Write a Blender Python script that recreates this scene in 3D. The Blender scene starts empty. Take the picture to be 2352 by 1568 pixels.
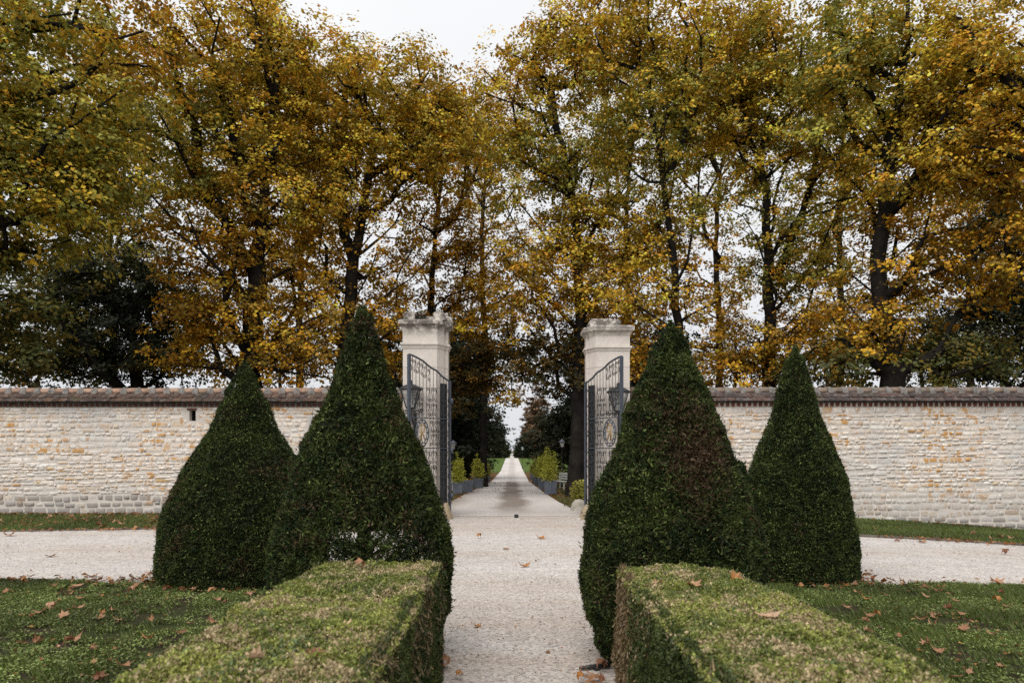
import bpy, math, random
import numpy as np
from mathutils import Vector, Matrix

# ------------------------------------------------------------------ camera, sky, sun, exposure
scene = bpy.context.scene
COL = scene.collection
EYE = 1.5                      # camera height
F = 1568.0                     # focal length in pixels of a 2352 px wide frame (24 mm on 36 mm)
HOR = 1035.0                   # row of the horizon in that frame

cam = bpy.data.cameras.new('camera')
cam.lens = 24.0
cam.sensor_width = 36.0
cam.shift_y = (HOR - 784.0) / 2352.0
cam.clip_start = 0.05
cam.clip_end = 4000.0
cam.dof.use_dof = True
cam.dof.focus_distance = 11.0
cam.dof.aperture_fstop = 3.2
cam_ob = bpy.data.objects.new('camera', cam)
COL.objects.link(cam_ob)
cam_ob.location = (0.0, 0.0, EYE)
cam_ob.rotation_euler = (math.radians(90), 0, 0)
scene.camera = cam_ob

SUN_EL, SUN_AZ = math.radians(54), math.radians(205)     # soft light from behind the camera, slightly left
world = bpy.data.worlds.new('World')
scene.world = world
world.use_nodes = True
wn, wl = world.node_tree.nodes, world.node_tree.links
wn.clear()
w_out = wn.new('ShaderNodeOutputWorld')
w_bg = wn.new('ShaderNodeBackground')
w_bg.inputs['Strength'].default_value = 0.0492
sky = wn.new('ShaderNodeTexSky')
sky.sky_type = 'NISHITA'
sky.sun_disc = False
sky.sun_elevation = SUN_EL
sky.sun_rotation = SUN_AZ
hs = wn.new('ShaderNodeHueSaturation')
hs.inputs['Saturation'].default_value = 0.1
wl.new(sky.outputs['Color'], hs.inputs['Color'])
tc = wn.new('ShaderNodeTexCoord')
sep = wn.new('ShaderNodeSeparateXYZ')
wl.new(tc.outputs['Generated'], sep.inputs[0])
rmp = wn.new('ShaderNodeValToRGB')                        # overcast deck: brighter towards the zenith
rmp.color_ramp.elements[0].position = 0.0
rmp.color_ramp.elements[0].color = (0.735, 0.75, 0.775, 1)
rmp.color_ramp.elements[1].position = 1.0
rmp.color_ramp.elements[1].color = (0.985, 1.0, 1.02, 1)
e = rmp.color_ramp.elements.new(0.5)
e.color = (0.935, 0.945, 0.96, 1)
wl.new(sep.outputs['Z'], rmp.inputs['Fac'])
cl = wn.new('ShaderNodeVectorMath')
cl.operation = 'SCALE'
cl.inputs['Scale'].default_value = 10.6
cn = wn.new('ShaderNodeTexNoise')                           # faint tone of the cloud deck
cn.inputs['Scale'].default_value = 2.2
cn.inputs['Detail'].default_value = 4
wl.new(tc.outputs['Generated'], cn.inputs['Vector'])
cr = wn.new('ShaderNodeValToRGB')
cr.color_ramp.elements[0].position, cr.color_ramp.elements[0].color = 0.3, (0.93, 0.935, 0.945, 1)
cr.color_ramp.elements[1].position, cr.color_ramp.elements[1].color = 0.7, (1.03, 1.03, 1.03, 1)
wl.new(cn.outputs['Fac'], cr.inputs['Fac'])
cm = wn.new('ShaderNodeMix')
cm.data_type, cm.blend_type = 'RGBA', 'MULTIPLY'
cm.inputs['Factor'].default_value = 1.0
wl.new(rmp.outputs['Color'], cm.inputs[6])
wl.new(cr.outputs['Color'], cm.inputs[7])
wl.new(cm.outputs[2], cl.inputs[0])
mx = wn.new('ShaderNodeMix')
mx.data_type = 'RGBA'
mx.inputs['Factor'].default_value = 0.9
wl.new(hs.outputs['Color'], mx.inputs[6])
wl.new(cl.outputs[0], mx.inputs[7])
wl.new(mx.outputs[2], w_bg.inputs['Color'])
wl.new(w_bg.outputs[0], w_out.inputs[0])

sun = bpy.data.lights.new('sun', 'SUN')
sun.energy = 1.5
sun.angle = math.radians(65)
sun.color = (1.0, 0.975, 0.94)
sun_ob = bpy.data.objects.new('sun', sun)
COL.objects.link(sun_ob)
sun_ob.location = (-10, -20, 40)
d = Vector((math.sin(SUN_AZ) * math.cos(SUN_EL), math.cos(SUN_AZ) * math.cos(SUN_EL), math.sin(SUN_EL)))
sun_ob.rotation_euler = d.to_track_quat('Z', 'Y').to_euler()

scene.view_settings.view_transform = 'Standard'
scene.view_settings.look = 'None'
scene.view_settings.exposure = 1.05
scene.view_settings.gamma = 1.0
scene.view_settings.use_curve_mapping = False
scene.render.engine = 'CYCLES'
scene.cycles.max_bounces = 6
scene.cycles.diffuse_bounces = 3
scene.cycles.transmission_bounces = 4
scene.cycles.glossy_bounces = 2
scene.cycles.transparent_max_bounces = 4
scene.cycles.use_denoising = False

rng = np.random.default_rng(7)
random.seed(7)

# ------------------------------------------------------------------ helpers
def PX(px, Y):
    return (px - 1176.0) * Y / F
def PZ(py, Y):
    return EYE - (py - HOR) * Y / F
def PG(px, py):
    """ground point under a pixel (level ground)"""
    Y = EYE * F / (py - HOR)
    return PX(px, Y), Y

def make_mesh(name, verts, faces, mats=None, tint=None, smooth=False, mat_idx=None):
    verts = np.asarray(verts, dtype=np.float32).reshape(-1, 3)
    if isinstance(faces, np.ndarray):
        faces = [faces]
    if len(faces) and not isinstance(faces[0], np.ndarray):
        by = {}
        for f in faces:
            by.setdefault(len(f), []).append(f)
        faces = [np.array(v, dtype=np.int32) for v in by.values()]
    loops = np.concatenate([f.reshape(-1) for f in faces]).astype(np.int32)
    totals = np.concatenate([np.full(len(f), f.shape[1], np.int32) for f in faces])
    starts = np.concatenate([[0], np.cumsum(totals)[:-1]]).astype(np.int32)
    me = bpy.data.meshes.new(name)
    me.vertices.add(len(verts))
    me.vertices.foreach_set('co', verts.ravel())
    me.loops.add(len(loops))
    me.loops.foreach_set('vertex_index', loops)
    me.polygons.add(len(totals))
    me.polygons.foreach_set('loop_start', starts)
    me.polygons.foreach_set('loop_total', totals)
    me.polygons.foreach_set('use_smooth', np.full(len(totals), bool(smooth), dtype=bool))
    if tint is not None:
        at = me.color_attributes.new('tint', 'FLOAT_COLOR', 'POINT')
        c = np.ones((len(verts), 4), np.float32)
        c[:, :3] = tint
        at.data.foreach_set('color', c.ravel())
    if mats is not None:
        for m in (mats if isinstance(mats, (list, tuple)) else [mats]):
            me.materials.append(m)
    me.update(calc_edges=True)
    me.validate()
    return me

def ob(name, me, parent=None, loc=(0, 0, 0), rot=(0, 0, 0), scale=(1, 1, 1), kind=None):
    o = bpy.data.objects.new(name, me)
    COL.objects.link(o)
    o.location, o.rotation_euler, o.scale = loc, rot, scale
    if parent is not None:
        o.parent = parent
    if kind:
        o['kind'] = kind
    return o

def tag(o, label, cat, group=None):
    o['label'] = label
    o['category'] = cat
    if group:
        o['group'] = group
    return o

def thing(name, label, cat, loc=(0, 0, 0), rz=0.0, group=None):
    o = bpy.data.objects.new(name, None)
    COL.objects.link(o)
    o.location = loc
    o.rotation_euler = (0, 0, rz)
    o.empty_display_size = 0.2
    return tag(o, label, cat, group)

class MB:
    """collects shapes for ONE mesh object"""
    def __init__(s):
        s.v, s.f, s.n = [], [], 0
    def add(s, v, f):
        v = np.asarray(v, float).reshape(-1, 3)
        s.v.append(v)
        s.f += [tuple(int(i) + s.n for i in q) for q in f]
        s.n += len(v)
        return s
    def box(s, x0, x1, y0, y1, z0, z1):
        v = [(x0, y0, z0), (x1, y0, z0), (x1, y1, z0), (x0, y1, z0), (x0, y0, z1), (x1, y0, z1), (x1, y1, z1), (x0, y1, z1)]
        return s.add(v, [(0, 3, 2, 1), (4, 5, 6, 7), (0, 1, 5, 4), (1, 2, 6, 5), (2, 3, 7, 6), (3, 0, 4, 7)])
    def tube(s, pts, r, k=6, cap=True):
        v, f = tube(pts, r, k, cap)
        return s.add(v, f)
    def lathe(s, prof, k=16, c=(0, 0)):
        v, f = [], []
        for (r, z) in prof:
            for i in range(k):
                a = 2 * math.pi * i / k
                v.append((c[0] + r * math.cos(a), c[1] + r * math.sin(a), z))
        for j in range(len(prof) - 1):
            for i in range(k):
                f.append((j * k + i, j * k + (i + 1) % k, (j + 1) * k + (i + 1) % k, (j + 1) * k + i))
        f.append(tuple(range(k - 1, -1, -1)))
        f.append(tuple((len(prof) - 1) * k + i for i in range(k)))
        return s.add(v, f)
    def prism(s, plan, z0, z1, plan2=None):
        n = len(plan)
        p2 = plan if plan2 is None else plan2
        v = [(x, y, z0) for x, y in plan] + [(x, y, z1) for x, y in p2]
        f = [(i, (i + 1) % n, n + (i + 1) % n, n + i) for i in range(n)]
        f += [tuple(range(n - 1, -1, -1)), tuple(range(n, 2 * n))]
        return s.add(v, f)
    def mesh(s, name, mat, smooth=False, tint=None):
        return make_mesh(name, np.concatenate(s.v), s.f, mat, tint=tint, smooth=smooth)
    def build(s, name, mat, parent=None, smooth=False, loc=(0, 0, 0), rot=(0, 0, 0), kind=None):
        return ob(name, s.mesh(name, mat, smooth), parent, loc, rot, kind=kind)

def tube(pts, r, k=6, cap=True):
    pts = np.asarray(pts, float)
    n = len(pts)
    r = np.full(n, r) if np.isscalar(r) else np.asarray(r, float)
    t = np.gradient(pts, axis=0)
    t /= np.linalg.norm(t, axis=1)[:, None] + 1e-9
    ref = np.array([0.0, 0.0, 1.0]) if abs(t[:, 2]).mean() < 0.8 else np.array([0.9, 0.43, 0.0])
    if np.abs(t @ ref).max() > 0.97:
        ref = np.array([0.31, 0.93, 0.2])
    a = np.cross(t, ref)
    a /= np.linalg.norm(a, axis=1)[:, None] + 1e-9
    b = np.cross(t, a)
    ang = np.arange(k) * 2 * np.pi / k
    v = pts[:, None, :] + r[:, None, None] * (np.cos(ang)[None, :, None] * a[:, None, :] + np.sin(ang)[None, :, None] * b[:, None, :])
    f = []
    for j in range(n - 1):
        for i in range(k):
            f.append((j * k + i, j * k + (i + 1) % k, (j + 1) * k + (i + 1) % k, (j + 1) * k + i))
    if cap:
        f.append(tuple(range(k - 1, -1, -1)))
        f.append(tuple((n - 1) * k + i for i in range(k)))
    return v.reshape(-1, 3), f

def unit(v):
    return v / (np.linalg.norm(v, axis=-1, keepdims=True) + 1e-9)

def snoise(P, freq, seed, n=7):
    """cheap smooth noise, about -1..1"""
    r = np.random.default_rng(seed)
    k = r.normal(size=(n, P.shape[1]))
    k = k / np.linalg.norm(k, axis=1)[:, None] * freq * r.uniform(0.6, 1.7, (n, 1))
    ph = r.uniform(0, 6.28, n)
    return np.sin(P @ k.T * 6.28 + ph).sum(axis=1) / math.sqrt(n) * 0.9

def leaf_quads(P, nrm, dirv, size, tint, width=0.84, fold=0.12):
    """one folded four-cornered leaf per point: two triangles"""
    N = len(P)
    d = unit(dirv - (dirv * nrm).sum(1, keepdims=True) * nrm)
    s = np.cross(nrm, d)
    size = np.broadcast_to(size, (N,))[:, None]
    w = np.broadcast_to(width, (N,))[:, None]
    v = np.empty((N, 4, 3), np.float32)
    v[:, 0] = P - d * size * 0.5
    v[:, 1] = P + s * size * w * 0.5 + nrm * size * fold + d * size * 0.06
    v[:, 2] = P + d * size * 0.55
    v[:, 3] = P - s * size * w * 0.5 + nrm * size * fold + d * size * 0.06
    i = np.arange(N, dtype=np.int32)[:, None] * 4
    f = np.concatenate([i + np.array([[0, 1, 2]]), i + np.array([[0, 2, 3]])]).astype(np.int32)
    t = np.repeat(tint, 4, axis=0)
    return v.reshape(-1, 3), f, t

def leaf_tris(P, nrm, dirv, size, tint, width=.4):
    """one pointed blade per point: a single triangle, broad at its foot"""
    N = len(P)
    d = unit(dirv - (dirv * nrm).sum(1, keepdims=True) * nrm)
    s = np.cross(nrm, d)
    size = np.broadcast_to(size, (N,))[:, None]
    w = np.broadcast_to(width, (N,))[:, None]
    v = np.empty((N, 3, 3), np.float32)
    v[:, 0] = P - d * size * .5 + s * size * w * .62
    v[:, 1] = P - d * size * .5 - s * size * w * .62
    v[:, 2] = P + d * size * .6
    f = np.arange(N * 3, dtype=np.int32).reshape(-1, 3)
    return v.reshape(-1, 3), f, np.repeat(tint, 3, axis=0)

# ground height: falls off to the right, dips behind the gate, crests far off
HX = [(-1000, 0), (4, 0), (5, .006), (6, .024), (7, .054), (8, .096), (9, .15), (10, .216), (11, .294), (12, .384), (14, .45), (20, .5), (1000, .5)]
HY = [(-100, 0), (15.8, 0), (60, -1.17), (90, -1.2), (168, -.32), (300, -5), (560, -3.9), (900, 2.6), (3000, 2.6)]
def gz(x, y):
    x = np.asarray(x, float)
    y = np.asarray(y, float)
    w = np.interp(y, [16.5, 22], [1, 0])
    return np.interp(y, *zip(*HY)) - w * np.interp(x, *zip(*HX))
# ------------------------------------------------------------------ materials
class NT:
    def __init__(s, name):
        s.m = bpy.data.materials.new(name)
        s.m.use_nodes = True
        s.t = s.m.node_tree
        s.t.nodes.clear()
        s.out = s.t.nodes.new('ShaderNodeOutputMaterial')
        s.pos = None
    def n(s, typ, **kw):
        x = s.t.nodes.new(typ)
        for k, v in kw.items():
            setattr(x, k, v)
        return x
    def l(s, a, b):
        s.t.links.new(a, b)
    def P(s, scale=(1, 1, 1)):
        if s.pos is None:
            s.pos = s.n('ShaderNodeNewGeometry')
        if scale == (1, 1, 1):
            return s.pos.outputs['Position']
        v = s.n('ShaderNodeVectorMath', operation='MULTIPLY')
        s.l(s.pos.outputs['Position'], v.inputs[0])
        v.inputs[1].default_value = scale
        return v.outputs[0]
    def noise(s, scale, detail=3, rough=.55, vec=None, stretch=(1, 1, 1)):
        x = s.n('ShaderNodeTexNoise')
        x.inputs['Scale'].default_value = scale
        x.inputs['Detail'].default_value = detail
        x.inputs['Roughness'].default_value = rough
        s.l(vec if vec is not None else s.P(stretch), x.inputs['Vector'])
        return x.outputs['Fac']
    def vor(s, scale, out='Distance', stretch=(1, 1, 1), feature='F1'):
        x = s.n('ShaderNodeTexVoronoi', feature=feature)
        x.inputs['Scale'].default_value = scale
        s.l(s.P(stretch), x.inputs['Vector'])
        return x.outputs[out]
    def ramp(s, fac, stops):
        x = s.n('ShaderNodeValToRGB')
        els = x.color_ramp.elements
        while len(els) < len(stops):
            els.new(0.5)
        for el, (p, c) in zip(els, stops):
            el.position = p
            el.color = (c, c, c, 1) if isinstance(c, (int, float)) else (*c, 1)
        s.l(fac, x.inputs['Fac'])
        return x.outputs['Color']
    def mix(s, fac, a, b, blend='MIX'):
        x = s.n('ShaderNodeMix', data_type='RGBA', blend_type=blend)
        for sock, v in ((x.inputs[0], fac), (x.inputs[6], a), (x.inputs[7], b)):
            if isinstance(v, (int, float)):
                sock.default_value = v
            elif isinstance(v, tuple):
                sock.default_value = (*v, 1)
            else:
                s.l(v, sock)
        return x.outputs[2]
    def math(s, op, a, b=0.0):
        x = s.n('ShaderNodeMath', operation=op)
        for sock, v in ((x.inputs[0], a), (x.inputs[1], b)):
            if isinstance(v, (int, float)):
                sock.default_value = v
            else:
                s.l(v, sock)
        return x.outputs[0]
    def bump(s, h, strength, dist):
        x = s.n('ShaderNodeBump')
        x.inputs['Strength'].default_value = strength
        x.inputs['Distance'].default_value = dist
        s.l(h, x.inputs['Height'])
        return x.outputs['Normal']
    def finish(s, col, rough=.85, spec=.25, bump=None, metallic=0.0):
        b = s.n('ShaderNodeBsdfPrincipled')
        if isinstance(col, tuple):
            b.inputs['Base Color'].default_value = (*col, 1)
        else:
            s.l(col, b.inputs['Base Color'])
        b.inputs['Roughness'].default_value = rough
        b.inputs['Specular IOR Level'].default_value = spec
        b.inputs['Metallic'].default_value = metallic
        if bump is not None:
            s.l(bump, b.inputs['Normal'])
        s.l(b.outputs[0], s.out.inputs[0])
        return s.m

def leaf_mat(name, trans=.35, gloss=.06, rough=.5, mottle=None):
    t = NT(name)
    a = t.n('ShaderNodeAttribute', attribute_name='tint')
    col = a.outputs['Color']
    if mottle:
        col = t.mix(1.0, col, t.ramp(t.noise(mottle, 3), [(.3, .72), (.7, 1.2)]), 'MULTIPLY')
    df = t.n('ShaderNodeBsdfDiffuse')
    tr = t.n('ShaderNodeBsdfTranslucent')
    gl = t.n('ShaderNodeBsdfGlossy')
    gl.inputs['Roughness'].default_value = rough
    gl.inputs['Color'].default_value = (.8, .8, .8, 1)
    t.l(col, df.inputs[0])
    t.l(col, tr.inputs[0])
    m1 = t.n('ShaderNodeMixShader')
    m1.inputs[0].default_value = trans
    t.l(df.outputs[0], m1.inputs[1])
    t.l(tr.outputs[0], m1.inputs[2])
    m2 = t.n('ShaderNodeMixShader')
    m2.inputs[0].default_value = gloss
    t.l(m1.outputs[0], m2.inputs[1])
    t.l(gl.outputs[0], m2.inputs[2])
    t.l(m2.outputs[0], t.out.inputs[0])
    return t.m

MAT = {}
MAT['leaf'] = leaf_mat('autumn_leaf', .24, .012)
MAT['yew'] = leaf_mat('yew_needles', .12, .012, .6)
MAT['box'] = leaf_mat('box_leaves', .25, .025, .5)
MAT['grass'] = leaf_mat('grass_blades', .3, .03)
MAT['dry'] = leaf_mat('dry_leaf', .25, .03, .5, mottle=45)

def m_simple(name, c1, c2, scale, rough=.85, spec=.2, bumpd=.0, bscale=30, metallic=0.0, stretch=(1, 1, 1)):
    t = NT(name)
    col = t.mix(t.ramp(t.noise(scale, 5, .6, stretch=stretch), [(.35, 0), (.68, 1)]), c1, c2)
    b = t.bump(t.noise(bscale, 4), .6, bumpd) if bumpd else None
    return t.finish(col, rough, spec, b, metallic)

MAT['bark'] = m_simple('bark', (.026, .022, .018), (.010, .009, .008), 3.5, .95, .1, .02, 14)
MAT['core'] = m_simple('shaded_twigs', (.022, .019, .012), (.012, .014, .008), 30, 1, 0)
MAT['twig'] = m_simple('twig', (.10, .075, .05), (.05, .038, .026), 30, .95, .1)
MAT['iron'] = m_simple('painted_iron', (.058, .069, .088), (.034, .04, .05), 25, .42, .5, .002, 60)
MAT['iron_dark'] = m_simple('dark_iron', (.014, .016, .018), (.03, .03, .03), 20, .5, .4, .002, 60)
MAT['brass'] = m_simple('aged_brass', (.36, .24, .09), (.22, .14, .06), 40, .45, .5, 0, 30, .6)
MAT['planter'] = m_simple('grey_planter', (.09, .105, .135), (.14, .155, .18), 7, .6, .35, .003, 20)
MAT['bench'] = m_simple('white_paint', (.62, .63, .6), (.45, .46, .43), 8, .6, .3)
MAT['soil'] = m_simple('soil', (.05, .036, .025), (.025, .02, .015), 20, 1, .05, .02, 40)
MAT['rock'] = m_simple('boulder', (.44, .40, .35), (.25, .23, .19), 6, .9, .2, .02, 12)
MAT['guard'] = m_simple('guard_stone', (.32, .25, .165), (.22, .18, .12), 5, .9, .2, .02, 12)
MAT['mortar'] = m_simple('lime_mortar', (.62, .56, .50), (.50, .45, .395), 6, .95, .1, .012, 35)
MAT['plaque'] = m_simple('grey_plaque', (.43, .42, .41), (.36, .35, .34), 10, .8, .2)
MAT['kerb'] = m_simple('kerb_stone', (.17, .145, .12), (.085, .07, .055), 5, .95, .1, .015, 25)
MAT['slot_shade'] = m_simple('opening', (.01, .01, .01), (.006, .006, .006), 5, 1, 0)  # near-black colour stands in for the shade inside the wall slot
MAT['brick'] = m_simple('old_brick', (.19, .07, .045), (.10, .045, .032), 9, .95, .1, .006, 40)
MAT['rusty'] = m_simple('rusty_brick', (.13, .06, .04), (.07, .035, .026), 9, .95, .1)
MAT['gold'] = leaf_mat('garden_leaf', .35, .04)

def m_glass():
    t = NT('frosted_glass')
    b = t.n('ShaderNodeBsdfPrincipled')
    b.inputs['Base Color'].default_value = (.85, .87, .88, 1)
    b.inputs['Roughness'].default_value = .25
    b.inputs['Transmission Weight'].default_value = .9
    b.inputs['IOR'].default_value = 1.15
    t.l(b.outputs[0], t.out.inputs[0])
    return t.m
MAT['glass'] = m_glass()

def m_stone(name, grey_base):
    """limestone rubble: every stone has its own tone; ochre stains and grey weathering have their own shapes"""
    t = NT(name)
    oi = t.n('ShaderNodeObjectInfo')
    g = t.n('ShaderNodeNewGeometry')
    r = t.math('FRACT', t.math('ADD', oi.outputs['Random'], t.math('MULTIPLY', g.outputs['Random Per Island'], 1.0)))
    base = t.ramp(r, [(0, (.72, .635, .545)), (.16, (.79, .73, .655)), (.3, (.62, .52, .435)), (.45, (.74, .66, .58)), (.58, (.56, .515, .475)),
                      (.72, (.78, .74, .68)), (.84, (.60, .47, .33)), (.95, (.68, .58, .48)), (.975, (.56, .36, .17)), (1, (.48, .27, .12))])
    mot = t.ramp(t.noise(14, 5, .65), [(.28, .68), (.62, 1.08)])
    c = t.mix(1.0, base, mot, 'MULTIPLY')
    wash = t.mix(t.ramp(t.noise(2.2, 4), [(.42, 0), (.62, .5)]), c, (.73, .655, .575))      # lime wash over some stones
    st = t.math('MULTIPLY', t.ramp(t.noise(1.1, 2), [(.40, 0), (.55, 1)]), t.ramp(t.noise(5.0, 4, .65), [(.51, 0), (.57, 1)]))
    c = t.mix(t.math('MULTIPLY', st, .9), wash, (.50, .25, .06))
    gw = t.ramp(t.noise(.45, 3, .6), [(.5, 0), (.66, .7)])
    c = t.mix(gw, c, (.47, .475, .47))
    z = t.n('ShaderNodeSeparateXYZ')
    t.l(t.P(), z.inputs[0])
    damp = t.math('MULTIPLY', t.ramp(t.math('ADD', z.outputs['Z'], t.math('MULTIPLY', t.math('SUBTRACT', t.noise(1.2, 4), .5), 1.1)), [(.15, 1), (.75, 0)]), .6)
    c = t.mix(damp, c, (.40, .385, .36))                                     # damp grey foot of the wall
    run = t.math('MULTIPLY', t.ramp(t.math('SUBTRACT', z.outputs['Z'], 1.6), [(.25, 0), (.95, 1)]), t.ramp(t.noise(3.2, 3, .6, stretch=(1, 1, .12)), [(.54, 0), (.68, .55)]))
    c = t.mix(run, c, (.36, .33, .295))                                      # rain streaks below the tiles
    sp = t.ramp(t.noise(38, 3, .6), [(.62, 0), (.70, .55)])
    c = t.mix(sp, c, (.20, .17, .13))
    if grey_base:
        c = t.mix(.62, c, (.21, .195, .18))
    bmp = t.bump(t.noise(26, 5, .65), .9, .012)
    return t.finish(c, .95, .1, bmp)
MAT['stone'] = m_stone('rubble_limestone', False)
MAT['stone_grey'] = m_stone('footing_stone', True)

def m_pillar():
    t = NT('dressed_limestone')
    c = t.mix(t.ramp(t.noise(1.7, 5, .6), [(.35, 0), (.7, 1)]), (.62, .555, .495), (.53, .475, .425))
    c = t.mix(t.ramp(t.noise(6, 5, .65), [(.52, 0), (.68, .5)]), c, (.66, .62, .56))
    c = t.mix(t.ramp(t.noise(7, 6, .7), [(.55, 0), (.72, .5)]), c, (.38, .32, .27))
    z = t.n('ShaderNodeSeparateXYZ')
    t.l(t.P(), z.inputs[0])
    lich = t.math('MULTIPLY', t.ramp(t.noise(7, 6, .7), [(.37, 0), (.53, 1)]), t.ramp(t.math('MULTIPLY', t.math('SUBTRACT', z.outputs['Z'], 3.88), 2.2), [(.25, 0), (.9, 1)]))
    c = t.mix(t.math('MULTIPLY', lich, .85), c, (.06, .055, .045))          # black lichen on the weathered caps
    return t.finish(c, .9, .15, t.bump(t.noise(22, 5, .6), .7, .01))
MAT['pillar'] = m_pillar()

def m_tile(name, cols, lich):
    t = NT(name)
    oi = t.n('ShaderNodeObjectInfo')
    c = t.ramp(oi.outputs['Random'], [(i / (len(cols) - 1), k) for i, k in enumerate(cols)])
    c = t.mix(1.0, c, t.ramp(t.noise(16, 5, .65), [(.3, .6), (.65, 1.15)]), 'MULTIPLY')
    c = t.mix(t.ramp(t.noise(11, 5, .7), [(.52, 0), (.66, lich)]), c, (.19, .18, .165))
    c = t.mix(t.ramp(t.noise(2.7, 3, .6), [(.6, 0), (.68, lich * .6)]), c, (.12, .11, .05))
    return t.finish(c, .95, .1, t.bump(t.noise(35, 4), .7, .006))
MAT['tile'] = m_tile('roof_tile', [(.085, .055, .042), (.06, .042, .034), (.12, .074, .053), (.045, .036, .032), (.10, .063, .05)], .55)
MAT['tile_dark'] = m_tile('roof_tile_weathered', [(.07, .052, .048), (.058, .047, .044), (.10, .064, .053), (.05, .042, .04)], .7)
MAT['ridge'] = m_tile('ridge_tile', [(.34, .215, .15), (.28, .18, .13), (.38, .255, .185), (.24, .165, .125)], .5)
MAT['ridge_dark'] = m_tile('ridge_tile_lichen', [(.20, .145, .112), (.165, .127, .10), (.24, .17, .125)], .8)
MAT['collar'] = m_simple('tile_mortar', (.22, .20, .18), (.09, .085, .078), 12, .95, .1, .01, 30)

def m_ground():
    t = NT('lawn_ground')
    a = t.ramp(t.noise(1.4, 5, .65), [(.40, 0), (.6, 1)])
    c = t.mix(a, (.036, .026, .019), (.030, .036, .014))
    c = t.mix(t.ramp(t.noise(9, 4, .6), [(.5, 0), (.7, .5)]), c, (.05, .052, .02))
    z = t.n('ShaderNodeSeparateXYZ')
    t.l(t.P(), z.inputs[0])
    y = z.outputs['Y']
    lit = t.math('MULTIPLY', t.ramp(t.math('DIVIDE', y, 200), [(.10, 0), (.13, 1), (.38, 1), (.46, 0)]), t.ramp(t.noise(.55, 5, .65), [(.34, 0), (.56, 1)]))
    litter = t.mix(t.noise(7, 4, .7), (.20, .085, .025), (.09, .04, .016))
    c = t.mix(t.math('MULTIPLY', lit, .85), c, litter)                       # fallen leaves over the grass under the avenue
    far = t.ramp(t.math('DIVIDE', y, 200), [(.40, 0), (.47, 1)])
    c = t.mix(far, c, t.mix(t.noise(.6, 3), (.055, .09, .018), (.075, .11, .025)))
    return t.finish(c, 1, .05, t.bump(t.noise(30, 4), .6, .02))
MAT['ground'] = m_ground()

def m_gravel():
    t = NT('pale_gravel')
    c = t.mix(t.ramp(t.noise(.9, 4, .6, stretch=(.45, 1, 1)), [(.36, 0), (.66, 1)]), (.465, .428, .398), (.515, .482, .452))
    c = t.mix(t.ramp(t.noise(.8, 4, .6, stretch=(.3, 1.6, 1)), [(.54, 0), (.7, .5)]), c, (.43, .36, .29))
    c = t.mix(1.0, c, t.ramp(t.noise(5.5, 5, .7, stretch=(.7, 1, 1)), [(.3, .84), (.65, 1.07)]), 'MULTIPLY')
    z = t.n('ShaderNodeSeparateXYZ')
    t.l(t.P(), z.inputs[0])
    wob = t.math('ADD', z.outputs['Y'], t.math('MULTIPLY', t.math('SUBTRACT', t.noise(.35, 2), .5), 1.1))
    tr = t.ramp(t.math('MULTIPLY', t.math('SUBTRACT', wob, 7.5), .16), [(.0, .8), (.16, .1), (.30, 0), (.42, .75), (.55, .1), (.68, 0), (.85, .7), (1, .9)])
    c = t.mix(t.math('MULTIPLY', tr, t.ramp(t.noise(1.6, 4, .65, stretch=(.3, 1, 1)), [(.35, .2), (.62, .9)])), c, (.40, .335, .28))      # loose darker grit between the wheel tracks
    cell = t.vor(58, 'Color')
    b = t.n('ShaderNodeSeparateColor')
    t.l(cell, b.inputs[0])
    c = t.mix(1.0, c, t.ramp(b.outputs[0], [(0, .50), (.28, .9), (.8, 1.08), (1, 1.3)]), 'MULTIPLY')
    c = t.mix(t.ramp(t.noise(48, 3, .6), [(.585, 0), (.66, .7)]), c, (.19, .15, .12))
    return t.finish(c, .95, .1, t.bump(t.vor(75), .6, .004))
MAT['gravel'] = m_gravel()

def m_drive():
    t = NT('worn_drive')
    z = t.n('ShaderNodeSeparateXYZ')
    t.l(t.P(), z.inputs[0])
    ax = t.math('ABSOLUTE', t.math('ADD', z.outputs['X'], t.math('MULTIPLY', t.math('SUBTRACT', t.noise(.25, 3), .5), .9)))
    c = t.mix(t.ramp(t.noise(.7, 5, .6, stretch=(.5, .25, 1)), [(.35, 0), (.65, 1)]), (.53, .49, .46), (.43, .39, .36))
    mid = t.math('MULTIPLY', t.ramp(ax, [(.25, 1), (.62, 0)]), t.ramp(t.math('DIVIDE', z.outputs['Y'], 100), [(.15, 0), (.2, .85), (.5, .9), (.62, .3)]))
    c = t.mix(mid, c, (.17, .135, .11))                                       # darker strip between the wheel tracks
    edge = t.ramp(ax, [(.0, 0), (.15, 0)])
    side = t.ramp(t.math('MULTIPLY', ax, .4), [(.56, 0), (.82, .75)])
    c = t.mix(side, c, (.22, .17, .13))
    c = t.mix(t.ramp(t.noise(30, 3), [(.62, 0), (.7, .4)]), c, (.14, .09, .06))
    return t.finish(c, .9, .2, t.bump(t.noise(60, 3), .5, .006))
MAT['drive'] = m_drive()
# ------------------------------------------------------------------ ground, road, path, drive
def sheet(name, xs, ys, mat, dz, mask=None, kind='structure'):
    xs, ys = np.asarray(xs, float), np.asarray(ys, float)
    gx, gy = np.meshgrid(xs, ys)
    v = np.stack([gx, gy, gz(gx, gy) + dz], -1).reshape(-1, 3)
    nx = len(xs)
    f = [(j * nx + i, j * nx + i + 1, (j + 1) * nx + i + 1, (j + 1) * nx + i) for j in range(len(ys) - 1) for i in range(nx - 1)]
    return ob(name, make_mesh(name, v, f, mat), kind=kind)

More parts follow.
